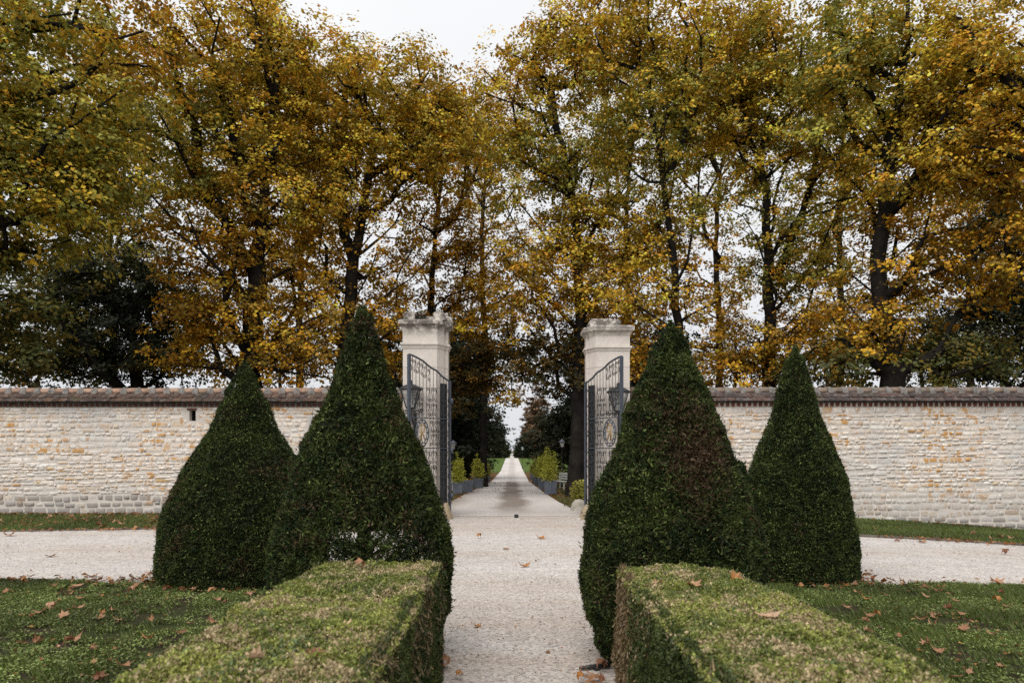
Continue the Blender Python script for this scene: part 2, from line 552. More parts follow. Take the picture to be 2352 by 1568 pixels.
xs_fine = np.arange(-20, 20.01, .25)
xs = np.concatenate([[-1500, -400, -120, -50, -30], xs_fine, [30, 50, 120, 400, 1500]])
ys = np.array([-40, -15, -6, -3, 0, 3, 6, 9, 12, 15, 15.8, 16.5, 18, 20, 22, 30, 45, 60, 75, 90, 110, 140, 168, 200, 250, 300, 430, 560, 730, 900, 1500, 2600])
sheet('ground', xs, ys, MAT['ground'], 0.0)

def road_front(x):          # edge of the lawn along the cross road
    return np.interp(x, [-20, -6, -4, 4, 6, 20], [7.85, 7.8, 7.75, 7.7, 7.55, 7.0])
def road_back(x):           # kerb line
    return np.interp(x, [-20, -9.4, -7.8, -6.6, -3.6, 3.6, 6, 9, 12, 20], [12.2, 12.6, 12.85, 13.05, 13.4, 12.6, 12.1, 11.7, 11.4, 10.8])

# cross road with the forecourt in front of the gate: one strip of columns
v, f = [], []
rx = xs_fine
for i, x in enumerate(rx):
    jit = .035 * math.sin(x * 7.3) + .03 * math.sin(x * 17.1 + 1) + .02 * math.sin(x * 31.7 + 2)
    y0 = road_front(x) + jit if not -.76 < x < 1.01 else 7.6
    y1 = road_back(x) if abs(x) > 3.4 else 15.7
    for k in range(5):
        y = y0 + (y1 - y0) * k / 4
        v.append((x, y, gz(x, y) + .008))
for i in range(len(rx) - 1):
    for k in range(4):
        a = i * 5 + k
        f.append((a, a + 5, a + 6, a + 1))
ob('gravel_road', make_mesh('gravel_road', v, f, MAT['gravel']), kind='structure')
sheet('gravel_path', np.arange(-.75, 1.01, .25), np.linspace(-4, 7.6, 20), MAT['gravel'], .008)

# drive behind the gate, narrowing in steps with distance
v, f = [], []
dy = np.array([15.6, 15.8, 18, 22, 30, 45, 60, 75, 90, 110, 140, 168, 200, 250, 300, 430, 560, 730, 900, 1500])
dl = np.interp(dy, [15, 20, 25, 37, 60, 90, 1500], [-1.75, -1.95, -2.1, -1.85, -1.8, -1.5, -1.5])
dr = np.interp(dy, [15, 18, 22, 30, 80, 90, 1500], [2.0, 1.66, 1.52, 1.46, 1.5, 1.5, 1.5])
for y, a, b in zip(dy, dl, dr):
    for k in range(7):
        v.append((a + (b - a) * k / 6, y, float(np.interp(y, *zip(*HY))) + .012 + max(0, y - 60) * .0004))
for j in range(len(dy) - 1):
    for k in range(6):
        a = j * 7 + k
        f.append((a, a + 1, a + 8, a + 7))
ob('drive', make_mesh('drive', v, f, MAT['drive']), kind='structure')

def kerb(name, pts):
    m = MB()
    for (a, b) in zip(pts[:-1], pts[1:]):
        d = np.array([b[0] - a[0], b[1] - a[1]])
        L = np.linalg.norm(d)
        d /= L
        nrm = np.array([-d[1], d[0]])
        k = int(L / .9) + 1
        for i in range(k):
            p = np.array(a[:2]) + d * (L * i / k + .006)
            q = np.array(a[:2]) + d * (L * (i + 1) / k - .006)
            h = .028 + random.uniform(-.015, .02)
            o = random.uniform(-.01, .012)
            pl = [p + nrm * o, q + nrm * o, q + nrm * (o + .1), p + nrm * (o + .1)]
            zz = [float(gz(c[0], c[1])) for c in pl]
            vv = [(c[0], c[1], zi - .1) for c, zi in zip(pl, zz)] + [(c[0], c[1], zi + h) for c, zi in zip(pl, zz)]
            m.add(vv, [(0, 3, 2, 1), (4, 5, 6, 7), (0, 1, 5, 4), (1, 2, 6, 5), (2, 3, 7, 6), (3, 0, 4, 7)])
    return m.build(name, MAT['kerb'], kind='structure')
kerb('kerb', [(x, float(road_back(x))) for x in (-20, -14, -9.4, -7.8, -6.6, -3.6)] + [(-3.42, 15.4)])
kerb('kerb', [(3.42, 15.2)] + [(x, float(road_back(x))) for x in (3.6, 6, 9, 12, 20)])

# grass: near lawns (clover and short blades with bare earth between) and the strips along the wall
def grass(name, x0, x1, y0f, y1f, n, broad, seed, bare=.2, hgt=1.0, keep=None, edge=None):
    r = np.random.default_rng(seed)
    x = r.uniform(x0, x1, n)
    a, b = y0f(x), y1f(x)
    y = a + (b - a) * r.uniform(0, 1, n)
    y = y + np.where(r.uniform(0, 1, n) < .08, r.normal(0, .07, n), 0)
    P = np.stack([x, y], 1)
    k = snoise(P, .7, seed + 1, 16) * .6 + snoise(P, 2.2, seed + 2, 16) * .6 + snoise(P, 6, seed + 4, 16) * .35 + r.normal(0, .25, n) > -1.0 + bare * 2.2
    if keep is not None:
        k &= keep(x, y)
    x, y, P = x[k], y[k], P[k]
    n = len(x)
    is_b = r.uniform(0, 1, n) < broad + .25 * snoise(P, 1.2, seed + 3, 16)
    z = gz(x, y)
    L = np.where(is_b, r.uniform(.010, .022, n), r.uniform(.03, .065, n) * hgt)
    up = r.normal(0, 1, (n, 3)) * .5
    up[:, 2] = np.abs(up[:, 2]) + 1
    nb = unit(up)                                        # broad leaves lie flat-ish
    az = r.uniform(0, 6.28, n)
    dflat = np.stack([np.cos(az), np.sin(az), r.uniform(-.2, .3, n)], 1)
    dup = np.stack([np.cos(az) * .55, np.sin(az) * .55, np.full(n, 1.0)], 1)
    d = np.where(is_b[:, None], dflat, dup)
    nn = np.where(is_b[:, None], nb, unit(np.stack([np.cos(az + 1.3), np.sin(az + 1.3), np.full(n, .3)], 1)))
    w = np.where(is_b, .8, .13)
    pos = np.stack([x, y, z + np.where(is_b, r.uniform(.012, .04, n), L * .45)], 1)
    g = snoise(P, .5, seed + 5)[:, None] * .22 + r.normal(0, .22, (n, 1))
    tint = np.array([.092, .125, .026]) * (1 + g)
    tint[is_b] = (np.array([.175, .215, .065]) * (1 + g * 1.6))[is_b]
    yel = r.uniform(0, 1, n) < .07
    tint[yel] = np.array([.16, .13, .06]) * r.uniform(.6, 1.1, (yel.sum(), 1))
    tint = np.clip(tint, .008, .6)
    v, fa, t = leaf_tris(pos, nn, d, L, tint, w * np.where(is_b, 1.0, 1.2))
    return ob(name, make_mesh(name, v, fa, MAT['grass'], tint=t), kind='stuff')

grass('lawn_grass', -8.5, -1.15, lambda x: np.maximum(3.3, np.abs(x) * 1.25), lambda x: road_front(x) + .05, 175000, .5, 11, .31)
grass('lawn_grass', 1.15, 8.5, lambda x: np.maximum(3.3, np.abs(x) * 1.25), lambda x: road_front(x) + .05, 175000, .32, 21, .25)
grass('lawn_grass', -1.3, -.72, lambda x: x * 0 + 5.2, lambda x: road_front(x), 5000, .4, 23, .2)
grass('lawn_grass', .85, 1.3, lambda x: x * 0 + 5.2, lambda x: road_front(x), 5000, .4, 24, .2)
grass('verge_grass', -14, -3.6, lambda x: road_back(x) + .1, lambda x: x * 0 + 15.98, 70000, .12, 31, -.2, 1.3)
grass('verge_grass', 3.6, 14, lambda x: road_back(x) + .1, lambda x: x * 0 + 15.78, 70000, .08, 41, -.3, 1.5)
grass('avenue_grass', -9, -2.0, lambda x: x * 0 + 17.5, lambda x: x * 0 + 46, 30000, .25, 51, .25, 1.6)
grass('avenue_grass', 1.6, 9, lambda x: x * 0 + 17.5, lambda x: x * 0 + 46, 30000, .25, 61, .22, 1.6)

# loose pebbles of the near path: real relief on the gravel sheet
def pebbles(name, n, seed):
    r = np.random.default_rng(seed)
    y = 3.0 + (r.uniform(0, 1, n) ** 1.9) * 8.5
    x = np.where(y < 7.7, r.uniform(-.85, 1.0, n), r.uniform(-1.6, 1.7, n))
    s = r.uniform(.003, .0085, n) * (1 + (y - 3.2) * .05)
    base = np.array([(1, 0, 0), (-.5, .87, 0), (-.5, -.87, 0), (0, 0, .8), (0, 0, -.5)])
    rot = r.uniform(0, 6.28, n)
    c, sn = np.cos(rot), np.sin(rot)
    st = r.uniform(.6, 1.5, (n, 1))
    bx = base[None, :, 0] * st
    by = base[None, :, 1]
    v = np.stack([(bx * c[:, None] - by * sn[:, None]) * s[:, None] + x[:, None], (bx * sn[:, None] + by * c[:, None]) * s[:, None] + y[:, None],
                  base[None, :, 2] * s[:, None] + gz(x, y)[:, None] + .004 + s[:, None] * .1], -1)
    i = np.arange(n, dtype=np.int32)[:, None] * 5
    f = np.concatenate([i + np.array([q]) for q in ((0, 1, 3), (1, 2, 3), (2, 0, 3), (1, 0, 4), (2, 1, 4), (0, 2, 4))]).astype(np.int32)
    pal = np.array([(.60, .55, .51), (.55, .50, .46), (.66, .63, .60), (.42, .35, .29), (.2, .16, .13), (.5, .48, .46)])
    k = r.choice(len(pal), n, p=[.33, .27, .2, .09, .05, .06])
    t = np.repeat(pal[k] * r.uniform(.8, 1.1, (n, 1)), 5, axis=0)
    return ob(name, make_mesh(name, v.reshape(-1, 3), f, MAT['dry'], tint=t), kind='stuff')
pebbles('gravel_pebbles', 9500, 5)

def litter(name, n, xa, xb, ya, yb, seed, size=.11):
    r = np.random.default_rng(seed)
    y = r.uniform(ya, yb, n)
    x = r.uniform(xa, xb, n)
    k = snoise(np.stack([x, y], 1), .3, seed) + r.normal(0, .5, n) > .1
    x, y = x[k], y[k]
    n = len(x)
    nn = unit(np.stack([r.normal(0, .35, n), r.normal(0, .35, n), np.ones(n)], 1))
    dd = np.stack([r.normal(0, 1, n), r.normal(0, 1, n), np.zeros(n)], 1)
    pal = np.array([(.30, .13, .04), (.20, .085, .03), (.38, .21, .08), (.13, .06, .03)])
    t = pal[r.integers(0, 4, n)] * r.uniform(.7, 1.2, (n, 1))
    v, f, t = leaf_quads(np.stack([x, y, gz(x, y) + .03], 1), nn, dd, r.uniform(.6, 1.2, n) * size, t, .8, .15)
    return ob(name, make_mesh(name, v, f, MAT['dry'], tint=t), kind='stuff')
def drift(name, n, fx, fy, seed, size):
    r = np.random.default_rng(seed)
    x, y = fx(r, n)
    if fy is not None:
        y = fy(r, x)
    k = snoise(np.stack([x, x * 0], 1), .25, seed, 10) + r.normal(0, .5, n) > -.2
    x, y = x[k], y[k]
    n = len(x)
    nn = unit(np.stack([r.normal(0, .55, n), r.normal(0, .55, n), np.ones(n)], 1))
    pal = np.array([(.36, .16, .05), (.24, .10, .035), (.42, .23, .11), (.15, .07, .035)])
    t = pal[r.integers(0, 4, n)] * r.uniform(.6, 1.1, (n, 1))
    v, f, t = leaf_quads(np.stack([x, y, gz(x, y) + .035 + r.uniform(0, .02, n)], 1), nn, r.normal(0, 1, (n, 3)), r.uniform(.5, 1.2, n) * size, t, r.uniform(.5, .95, n), .2)
    return ob(name, make_mesh(name, v, f, MAT['dry'], tint=t), kind='stuff')
drift('leaf_drift', 420, lambda r, n: (r.uniform(-13, -4, n), None), lambda r, x: 15.93 - np.abs(r.normal(0, .16, len(x))), 91, .10)
drift('leaf_drift', 260, lambda r, n: (r.uniform(4, 13, n), None), lambda r, x: 15.73 - np.abs(r.normal(0, .14, len(x))), 92, .10)
drift('leaf_drift', 330, lambda r, n: (r.uniform(-13, -4, n), None), lambda r, x: road_back(x) - np.abs(r.normal(0, .16, len(x))), 93, .085)
drift('leaf_drift', 330, lambda r, n: (r.uniform(4, 13, n), None), lambda r, x: road_back(x) - np.abs(r.normal(0, .16, len(x))), 94, .085)
drift('leaf_drift', 260, lambda r, n: (r.uniform(-7, -1.2, n), None), lambda r, x: road_front(x) + r.normal(0, .14, len(x)), 95, .07)
drift('leaf_drift', 260, lambda r, n: (r.uniform(1.2, 7, n), None), lambda r, x: road_front(x) + r.normal(0, .14, len(x)), 96, .07)
def ring(cx, cy, R):
    def f(r, n):
        a = r.uniform(3.0, 6.4, n)
        q = R + r.normal(.05, .10, n)
        return cx + q * np.cos(a), cy + q * np.sin(a)
    return f
drift('leaf_drift', 170, ring(-3.2, 8.2, .98), None, 97, .075)
drift('leaf_drift', 150, ring(3.4, 8.2, .72), None, 98, .075)
litter('leaf_litter', 3200, -8, -1.9, 18, 90, 71, .14)
litter('leaf_litter', 3600, 1.5, 9, 18, 90, 72, .14)
litter('leaf_litter', 260, -1.9, 1.9, 30, 90, 73)
litter('leaf_litter', 2600, -13, -4.4, 12.7, 15.9, 74, .075)
litter('leaf_litter', 1500, 4.4, 13, 11.6, 15.7, 75, .075)
litter('leaf_litter', 700, -6.5, -1.3, 4.2, 7.9, 76, .045)
litter('leaf_litter', 700, 1.4, 6.5, 4.2, 7.9, 77, .045)
litter('path_debris', 900, -.7, .95, 3.4, 8.0, 78, .020)
litter('path_debris', 900, -8, 8, 7.9, 12.2, 79, .03)
# ------------------------------------------------------------------ the wall: stones, bricks and coping tiles are pieces
def stone_variant(seed):
    """rough cushion of 5 x 4 front points: unit size, face towards -Y"""
    r = np.random.default_rng(seed)
    us = np.array([-.5, -.44, 0, .44, .5])
    ws = np.array([-.5, -.38, .38, .5])
    v = []
    for j, w in enumerate(ws):
        for i, u in enumerate(us):
            edge = (i in (0, 4)) or (j in (0, 3))
            corner = (i in (0, 4)) and (j in (0, 3))
            y = 0.0 if edge else -1.0 + r.uniform(-.35, .25)
            du, dw = r.uniform(-.035, .035), r.uniform(-.06, .06)
            if corner:
                u2, w2 = u * r.uniform(.86, .97), w * r.uniform(.78, .95)
            else:
                u2, w2 = u + du * (0.6 if edge else 1), w + dw
            v.append((np.clip(u2, -.5, .5), y, np.clip(w2, -.5, .5)))
    f = [(j * 5 + i, j * 5 + i + 1, (j + 1) * 5 + i + 1, (j + 1) * 5 + i) for j in range(3) for i in range(4)]
    return np.array(v), f
SV = [stone_variant(s) for s in range(8)]
SV_ME = {(k, g): make_mesh('stone', v, f, MAT['stone_grey' if g else 'stone'], smooth=True) for k, (v, f) in enumerate(SV) for g in (0, 1)}

# clipped yews, front pair and rear pair: axis, distance and silhouette read as (row, half width)
YEWS = {
    'rear_left': (563, 8.2, [(825, 3), (850, 17), (905, 42), (940, 57), (985, 75), (1040, 108), (1090, 138), (1150, 163), (1200, 178), (1280, 186), (1330, 187), (1365, 180)]),
    'front_left': (833, 4.9, [(703, 3), (730, 17), (775, 33), (805, 46), (885, 70), (954, 95), (1000, 120), (1059, 148), (1117, 165), (1172, 181), (1226, 197), (1300, 205), (1400, 200), (1486, 180), (1515, 168)]),
    'front_right': (1540, 4.9, [(735, 3), (763, 20), (800, 40), (847, 59), (905, 85), (957, 107), (1029, 130), (1090, 160), (1138, 176), (1197, 192), (1256, 202), (1310, 206), (1375, 204), (1466, 190), (1515, 170)]),
    'rear_right': (1826, 8.2, [(792, 3), (830, 22), (898, 40), (957, 55), (1008, 74), (1067, 98), (1096, 109), (1159, 121), (1214, 128), (1265, 134), (1328, 136), (1362, 130)]),
}
def hidden_by_yew(px, py):
    for ax, _, prof in YEWS.values():
        r = np.interp(py, [p[0] for p in prof], [p[1] for p in prof], left=0)
        if abs(px - ax) < r * .97:
            return True
    return False

def build_wall(name, label, xa, xb, yw, seed, slot=None, plaque=None, dark=False):
    r = random.Random(seed)
    W = thing(name, label, 'wall', (0, yw, 0))
    zt = 2.53
    core = MB()
    if slot:
        sx, sz, sw, sh = slot
        core.box(xa, sx - sw / 2, 0.005, .45, -.6, zt)
        core.box(sx + sw / 2, xb, 0.005, .45, -.6, zt)
        core.box(sx - sw / 2, sx + sw / 2, .005, .45, -.6, sz - sh / 2)
        core.box(sx - sw / 2, sx + sw / 2, .005, .45, sz + sh / 2, zt)
    else:
        core.box(xa, xb, .005, .45, -.6, zt)
    core.build('mortar_core', MAT['mortar'], W)
    if slot:
        b = MB().box(sx - sw / 2 + .003, sx + sw / 2 - .003, .14, .40, sz - sh / 2 + .003, sz + sh / 2 - .003)
        b.build('slot_back', MAT['slot_shade'], W)
        MB().box(sx - sw * .8, sx + sw * .62, -.03, .2, sz + sh / 2 + .005, sz + sh / 2 + .045).build('lintel_brick', MAT['rusty'], W)
    if plaque:
        px, pz, pw, ph = plaque
        MB().box(px - pw / 2, px + pw / 2, -.045, .01, pz - ph / 2, pz + ph / 2).build('plaque', MAT['plaque'], W)
    stones = []
    z = -.5
    row = 0
    while z < zt - .03:
        foot = z < .36 and not dark or z < -.02
        h = r.uniform(.13, .20) if (z < .34 and not dark) else r.uniform(.062, .135)
        if dark and z < .5:
            h = r.uniform(.08, .15)
        if z + h > zt - .05:
            h = zt - z
        x = xa + r.uniform(0, .2)
        while x < xb:
            w = r.uniform(.16, .34) if foot else min(.46, max(.07, r.gauss(.19, .085)))
            if x + w > xb:
                w = xb - x
            if w < .05:
                break
            g = float(gz(x + w / 2, yw - .1))
            ok = z + h > g - .02
            c = (x + w / 2, z + h / 2)
            if slot and abs(c[0] - sx) < (w + sw) / 2 and abs(c[1] - sz) < (h + sh) / 2:
                ok = False
            if slot and abs(c[0] - sx) < (w + sw * 1.5) / 2 and abs(c[1] - (sz + sh / 2 + .025)) < (h + .05) / 2:
                ok = False
            if plaque and abs(c[0] - px) < (w + pw) / 2 and abs(c[1] - pz) < (h + ph) / 2:
                ok = False
            if ok:
                hh = h * r.uniform(.74, 1.04)
                wv = .022 * math.sin(c[0] * 1.9 + row * 1.3) + .012 * math.sin(c[0] * 5.3 + row * 2.1)
                wv *= min(1, max(0, (zt - .1 - c[1]) / .2), max(0, (c[1] - g) / .25))
                stones.append((c[0], c[1] + wv + r.uniform(-.012, .012), w - r.uniform(.004, .03) - (.02 if foot else 0), hh - (.022 if foot else .006), r.uniform(.000, .009) * (2.6 if foot else 1), foot and r.random() < .85, r.randrange(8)))
            x += w
        z += h
        row += 1
    def area_seen(s):
        Y = yw
        px, py = 1176 + s[0] * F / Y, HOR - (s[1] - EYE) * F / Y
        if px < -20 or px > 2372 or hidden_by_yew(px, py):
            return 0
        return s[2] * s[3]
    stones.sort(key=area_seen, reverse=True)
    for s in stones[:300]:
        o = ob('stone', SV_ME[(s[6], 1 if s[5] else 0)], W, (s[0], .014, s[1]), (0, r.uniform(-.03, .03), 0), (s[2], s[4] + .014, s[3]))
    for g in (0, 1):
        m = MB()
        for s in stones[300:]:
            if int(s[5]) == g:
                v = SV[s[6]][0] * np.array([s[2], s[4] + .014, s[3]]) + np.array([s[0], .014, s[1]])
                m.add(v, SV[s[6]][1])
        if m.n:
            m.build('footing_stones' if g else 'rubble_stones', MAT['stone_grey' if g else 'stone'], W, smooth=True, kind='stuff')
    # dentil bricks under the coping
    bm = [MB().box(-.037, .037, -.04, .05, 0, .078).mesh('brick', MAT['brick' if dark else 'rusty'])]
    bl = MB().box(xa, xb, -.024, .05, 0, .082).build('dentil_bed', MAT['mortar' if dark else 'collar'], W, loc=(0, 0, zt + .001))
    n = int((xb - xa) / .127)
    far = MB()
    vis = []
    for i in range(n):
        x = xa + .127 * (i + .5)
        px = 1176 + x * F / yw
        if -10 < px < 2362 and len(vis) < 200:
            vis.append(x)
        else:
            far.box(x - .042, x + .042, -.055, .05, zt + .002, zt + .08)
    for x in vis:
        ob('brick', bm[0], W, (x, r.uniform(-.006, .006), zt + .003 + r.uniform(-.003, .003)))
    if far.n:
        far.build('more_bricks', MAT['brick'], W, kind='stuff')
    MB().box(xa, xb, -.03, .45, zt + .084, zt + .105).build('coping_bed', MAT['collar'], W)
    # coping: two rows of flat tiles each side, half round ridge tiles with mortar collars
    tm = MAT['tile_dark'] if dark else MAT['tile']
    rm = MAT['ridge_dark'] if dark else MAT['ridge']
    t_me = MB().box(-.08, .08, 0, .24, 0, .022).mesh('tile', tm)
    sl = math.radians(36)
    for row_i, (yy, zz) in enumerate(((-.165, zt + .105), (-.055, zt + .205))):
        n = int((xb - xa) / .166)
        far = MB()
        for i in range(n):
            x = xa + .166 * (i + .5 + .5 * row_i)
            px = 1176 + x * F / yw
            if -10 < px < 2362:
                ob('tile', t_me, W, (x, yy + r.uniform(-.012, .012), zz + r.uniform(-.005, .005)), (sl + r.uniform(-.05, .05), r.uniform(-.03, .03), r.uniform(-.04, .04)))
            else:
                c, s = math.cos(sl), math.sin(sl)
                vv = [(x + a, yy + b * c - e * s, zz + b * s + e * c) for a in (-.08, .08) for b in (0, .24) for e in (0, .022)]
                far.add(vv, [(0, 1, 3, 2), (4, 6, 7, 5), (0, 4, 5, 1), (2, 3, 7, 6), (0, 2, 6, 4), (1, 5, 7, 3)])
        if far.n:
            far.build('more_tiles', tm, W, kind='stuff')
    bk = MB()                                               # back slope, unseen: one plain slab of the same tiles
    bk.add([(xa, .62, zt + .10), (xb, .62, zt + .10), (xb, .24, zt + .37), (xa, .24, zt + .37), (xa, .62, zt + .08), (xb, .62, zt + .08), (xb, .24, zt + .33), (xa, .24, zt + .33)],
           [(0, 1, 2, 3), (7, 6, 5, 4), (0, 4, 5, 1), (3, 2, 6, 7), (0, 3, 7, 4), (1, 5, 6, 2)])
    bk.build('back_slope', tm, W)
    # ridge tile: half tube
    k = 9
    rv, rf = [], []
    for xx, rr in ((-.17, .118), (.17, .128)):
        for rad in (rr, rr - .02):
            for i in range(k):
                a = math.pi * i / (k - 1)
                rv.append((xx, -math.cos(a) * rad, math.sin(a) * rad))
    for i in range(k - 1):
        rf += [(i, i + 1, 2 * k + i + 1, 2 * k + i), (k + i, 3 * k + i, 3 * k + i + 1, k + i + 1), (i, k + i, k + i + 1, i + 1), (2 * k + i, 2 * k + i + 1, 3 * k + i + 1, 3 * k + i)]
    rf += [(0, 2 * k, 3 * k, k), (k - 1, 2 * k - 1, 4 * k - 1, 3 * k - 1)]
    r_me = make_mesh('ridge_tile', rv, rf, rm, smooth=True)
    # collar: a lump of mortar over the joint, wider towards its foot
    cms = []
    for q in range(4):
        cv, cf = [], []
        for i in range(k):
            a = math.pi * i / (k - 1)
            hw = .016 + .058 * abs(math.cos(a)) ** 1.3 + r.uniform(0, .012)
            for xx, dr in ((-hw, 0), (-hw * .5, .014), (hw * .4, .016), (hw, 0)):
                rad = .126 + dr + r.uniform(-.004, .006)
                low = -.03 if i in (0, k - 1) else 0
                cv.append((xx + .03 * math.cos(a), -math.cos(a) * rad * 1.05, math.sin(a) * rad + low))
        for i in range(k - 1):
            for j in range(3):
                cf.append((i * 4 + j, i * 4 + j + 1, (i + 1) * 4 + j + 1, (i + 1) * 4 + j))
        cms.append(make_mesh('mortar_joint', cv, cf, MAT['collar'], smooth=True))
    n = int((xb - xa) / .34)
    for i in range(n):
        x = xa + .34 * (i + .5)
        px = 1176 + x * F / yw
        if -60 < px < 2410:
            ob('ridge_tile', r_me, W, (x, .2, zt + .335 + r.uniform(-.006, .006)), (0, r.uniform(-.02, .02), r.uniform(-.02, .02)))
            ob('mortar_joint', cms[r.randrange(4)], W, (x + .17, .2, zt + .335), (0, 0, r.uniform(-.1, .1)))
    o = MB()
    for x0, x1 in ((xa, PX(-60, yw)), (PX(2410, yw), xb)):
        if x1 - x0 > .5:
            o.box(x0, x1, .09, .31, zt + .335, zt + .44)
    if o.n:
        o.build('more_ridge', rm, W, kind='stuff')
    return W

build_wall('stone_wall', 'long pale rubble wall left of the gate with orange ridge tiles and small dark slot', -17.0, -2.44, 16.0, 3,
           slot=(PX(442, 16), PZ(954, 16), .15, .25), plaque=(PX(727, 16), PZ(972, 16), .33, .32))
build_wall('stone_wall', 'long pale rubble wall right of the gate with grey lichened coping and brick dentils', 2.63, 17.0, 15.8, 4, dark=True)

# ------------------------------------------------------------------ gate pillars
def offset_plan(plan, d):
    n = len(plan)
    out = []
    for i in range(n):
        p0, p1, p2 = (np.array(plan[(i + k) % n], float) for k in (-1, 0, 1))
        e1, e2 = unit(p1 - p0), unit(p2 - p1)
        n1, n2 = np.array([e1[1], -e1[0]]), np.array([e2[1], -e2[0]])
        b = unit(n1 + n2)
        out.append(tuple(p1 + b * d / max(.5, b @ n1)))
    return out

def pillar(name, label, x_out, x_in, x_ch, x_pil, z_m0, z_m1, z_c0, z_c1, yf, seed, slab):
    r = random.Random(seed)
    Pm = thing(name, label, 'pillar', (x_in, yf, 0))
    s = 1 if x_in > x_out else -1           # +1: passage lies to the right
    pl = [(x_out, 0), (x_in, 0), (x_ch, .22), (x_ch, .30), (x_pil, .30), (x_pil, .62), (x_ch, .62), (x_ch, .80), (x_out, .80)]
    pl = [(a - x_in, b) for a, b in pl]
    if s < 0:
        pl = pl[::-1]
    zs = [-.1, .42, .92, 1.4, 1.92, 2.4, 2.9, 3.36, z_m0]
    for a, b in zip(zs[:-1], zs[1:]):
        MB().prism(offset_plan(pl, r.uniform(-.002, .003)), a + .004, b - .002, offset_plan(pl, r.uniform(-.002, .003))).build('stone_block', MAT['pillar'], Pm)
    MB().prism(offset_plan(pl, -.03), -.08, z_m0).build('pier_core', MAT['mortar'], Pm)
    h = z_m1 - z_m0
    m = MB()
    m.prism(offset_plan(pl, .012), z_m0, z_m0 + h * .62, offset_plan(pl, .03))
    m.prism(offset_plan(pl, .05), z_m0 + h * .62 + .001, z_m1)
    m.build('moulding', MAT['pillar'], Pm)
    MB().prism(offset_plan(pl, .004), z_m1 + .001, z_c0 - .001).build('frieze', MAT['pillar'], Pm)
    m = MB()
    d = z_c1 - z_c0
    m.prism(offset_plan(pl, .012), z_c0, z_c0 + d * .22, offset_plan(pl, .03))
    m.prism(offset_plan(pl, .03), z_c0 + d * .22 + .001, z_c0 + d * .5, offset_plan(pl, .07))
    m.prism(offset_plan(pl, .09), z_c0 + d * .5 + .001, z_c1 - d * .1, offset_plan(pl, .095))
    m.prism(offset_plan(pl, .095), z_c1 - d * .1 + .001, z_c1 + .02, offset_plan(pl, .05))
    m.build('cornice', MAT['pillar'], Pm)
    def rough(nm, x0, x1, y0, y1, z0, z1):
        m = MB()
        n = 6
        ring = []
        for lv, sh in ((0, 1.0), (.45, 1.02), (.85, .97), (1, .82)):
            for (ux, uy) in ((0, 0), (.33, -.03), (.7, .0), (1, 0), (1.02, .5), (1, 1), (.5, 1.02), (0, 1), (-.02, .5)):
                cx, cy = (x0 + x1) / 2, (y0 + y1) / 2
                xx, yy = x0 + (x1 - x0) * ux, y0 + (y1 - y0) * uy
                ring.append((cx + (xx - cx) * sh + r.uniform(-.010, .010), cy + (yy - cy) * sh + r.uniform(-.018, .018), z0 + (z1 - z0) * lv + (r.uniform(-.009, .009) if lv > 0 else 0)))
        f = []
        for j in range(3):
            for i in range(9):
                f.append((j * 9 + i, j * 9 + (i + 1) % 9, (j + 1) * 9 + (i + 1) % 9, (j + 1) * 9 + i))
        f.append(tuple(27 + i for i in range(9)))
        m.add(ring, f)
        return m.build(nm, MAT['pillar'], Pm)
    top = z_c1 + .015
    if slab:
        rough('cap_stone', x_out - x_in - .06, .03, .10, .72, top, top + .17) if s > 0 else rough('cap_stone', -.12, x_out - x_in - .20, .06, .74, top, top + .17)
    else:
        a = x_out - x_in
        rough('cap_stone', a + .02, a + .27, .02, .40, top, top + .2)
        rough('cap_stone', a + .68, a + .92, .04, .44, top, top + .19)
        rough('cap_stone', a + .29, a + .66, .28, .7, top, top + .14)
        rough('cap_stone', a + .93, a + 1.06, .3, .66, top, top + .13)
    return Pm
pillar('gate_pillar', 'tall pale limestone gate pillar with broken cap stones, on the left of the opening', -2.43, -1.67, -1.53, -1.46, 3.78, 3.91, 4.23, 4.40, 15.2, 5, False)
pillar('gate_pillar', 'tall pale limestone gate pillar with flat dark stained cap, on the right of the opening', 2.62, 1.87, 1.75, 1.69, 3.72, 3.83, 4.07, 4.27, 15.2, 6, True)
# ------------------------------------------------------------------ wrought iron gate leaves
def s_scroll(h, w):
    """S scroll: a spiral at each end, the middle a leaning bar"""
    R = w * .5
    c = np.array([.22 * w, h / 2 - R])
    t = np.linspace(0, 1, 20)
    ang = math.pi - (1 - t) * 2 * math.pi * 1.35
    rad = R * (.22 + .78 * t)
    sp = np.stack([c[0] + rad * np.cos(ang), c[1] + rad * np.sin(ang)], 1)
    e = sp[-1]
    k = np.linspace(0, 1, 7)[1:-1, None]
    mid = (1 - k) ** 2 * e + 2 * k * (1 - k) * np.array([e[0], e[1] * .45]) + k ** 2 * np.zeros(2)
    half = np.concatenate([sp, mid])
    p = np.concatenate([half, [[0, 0]], -half[::-1]])
    return np.stack([p[:, 0], np.zeros(len(p)), p[:, 1]], 1)

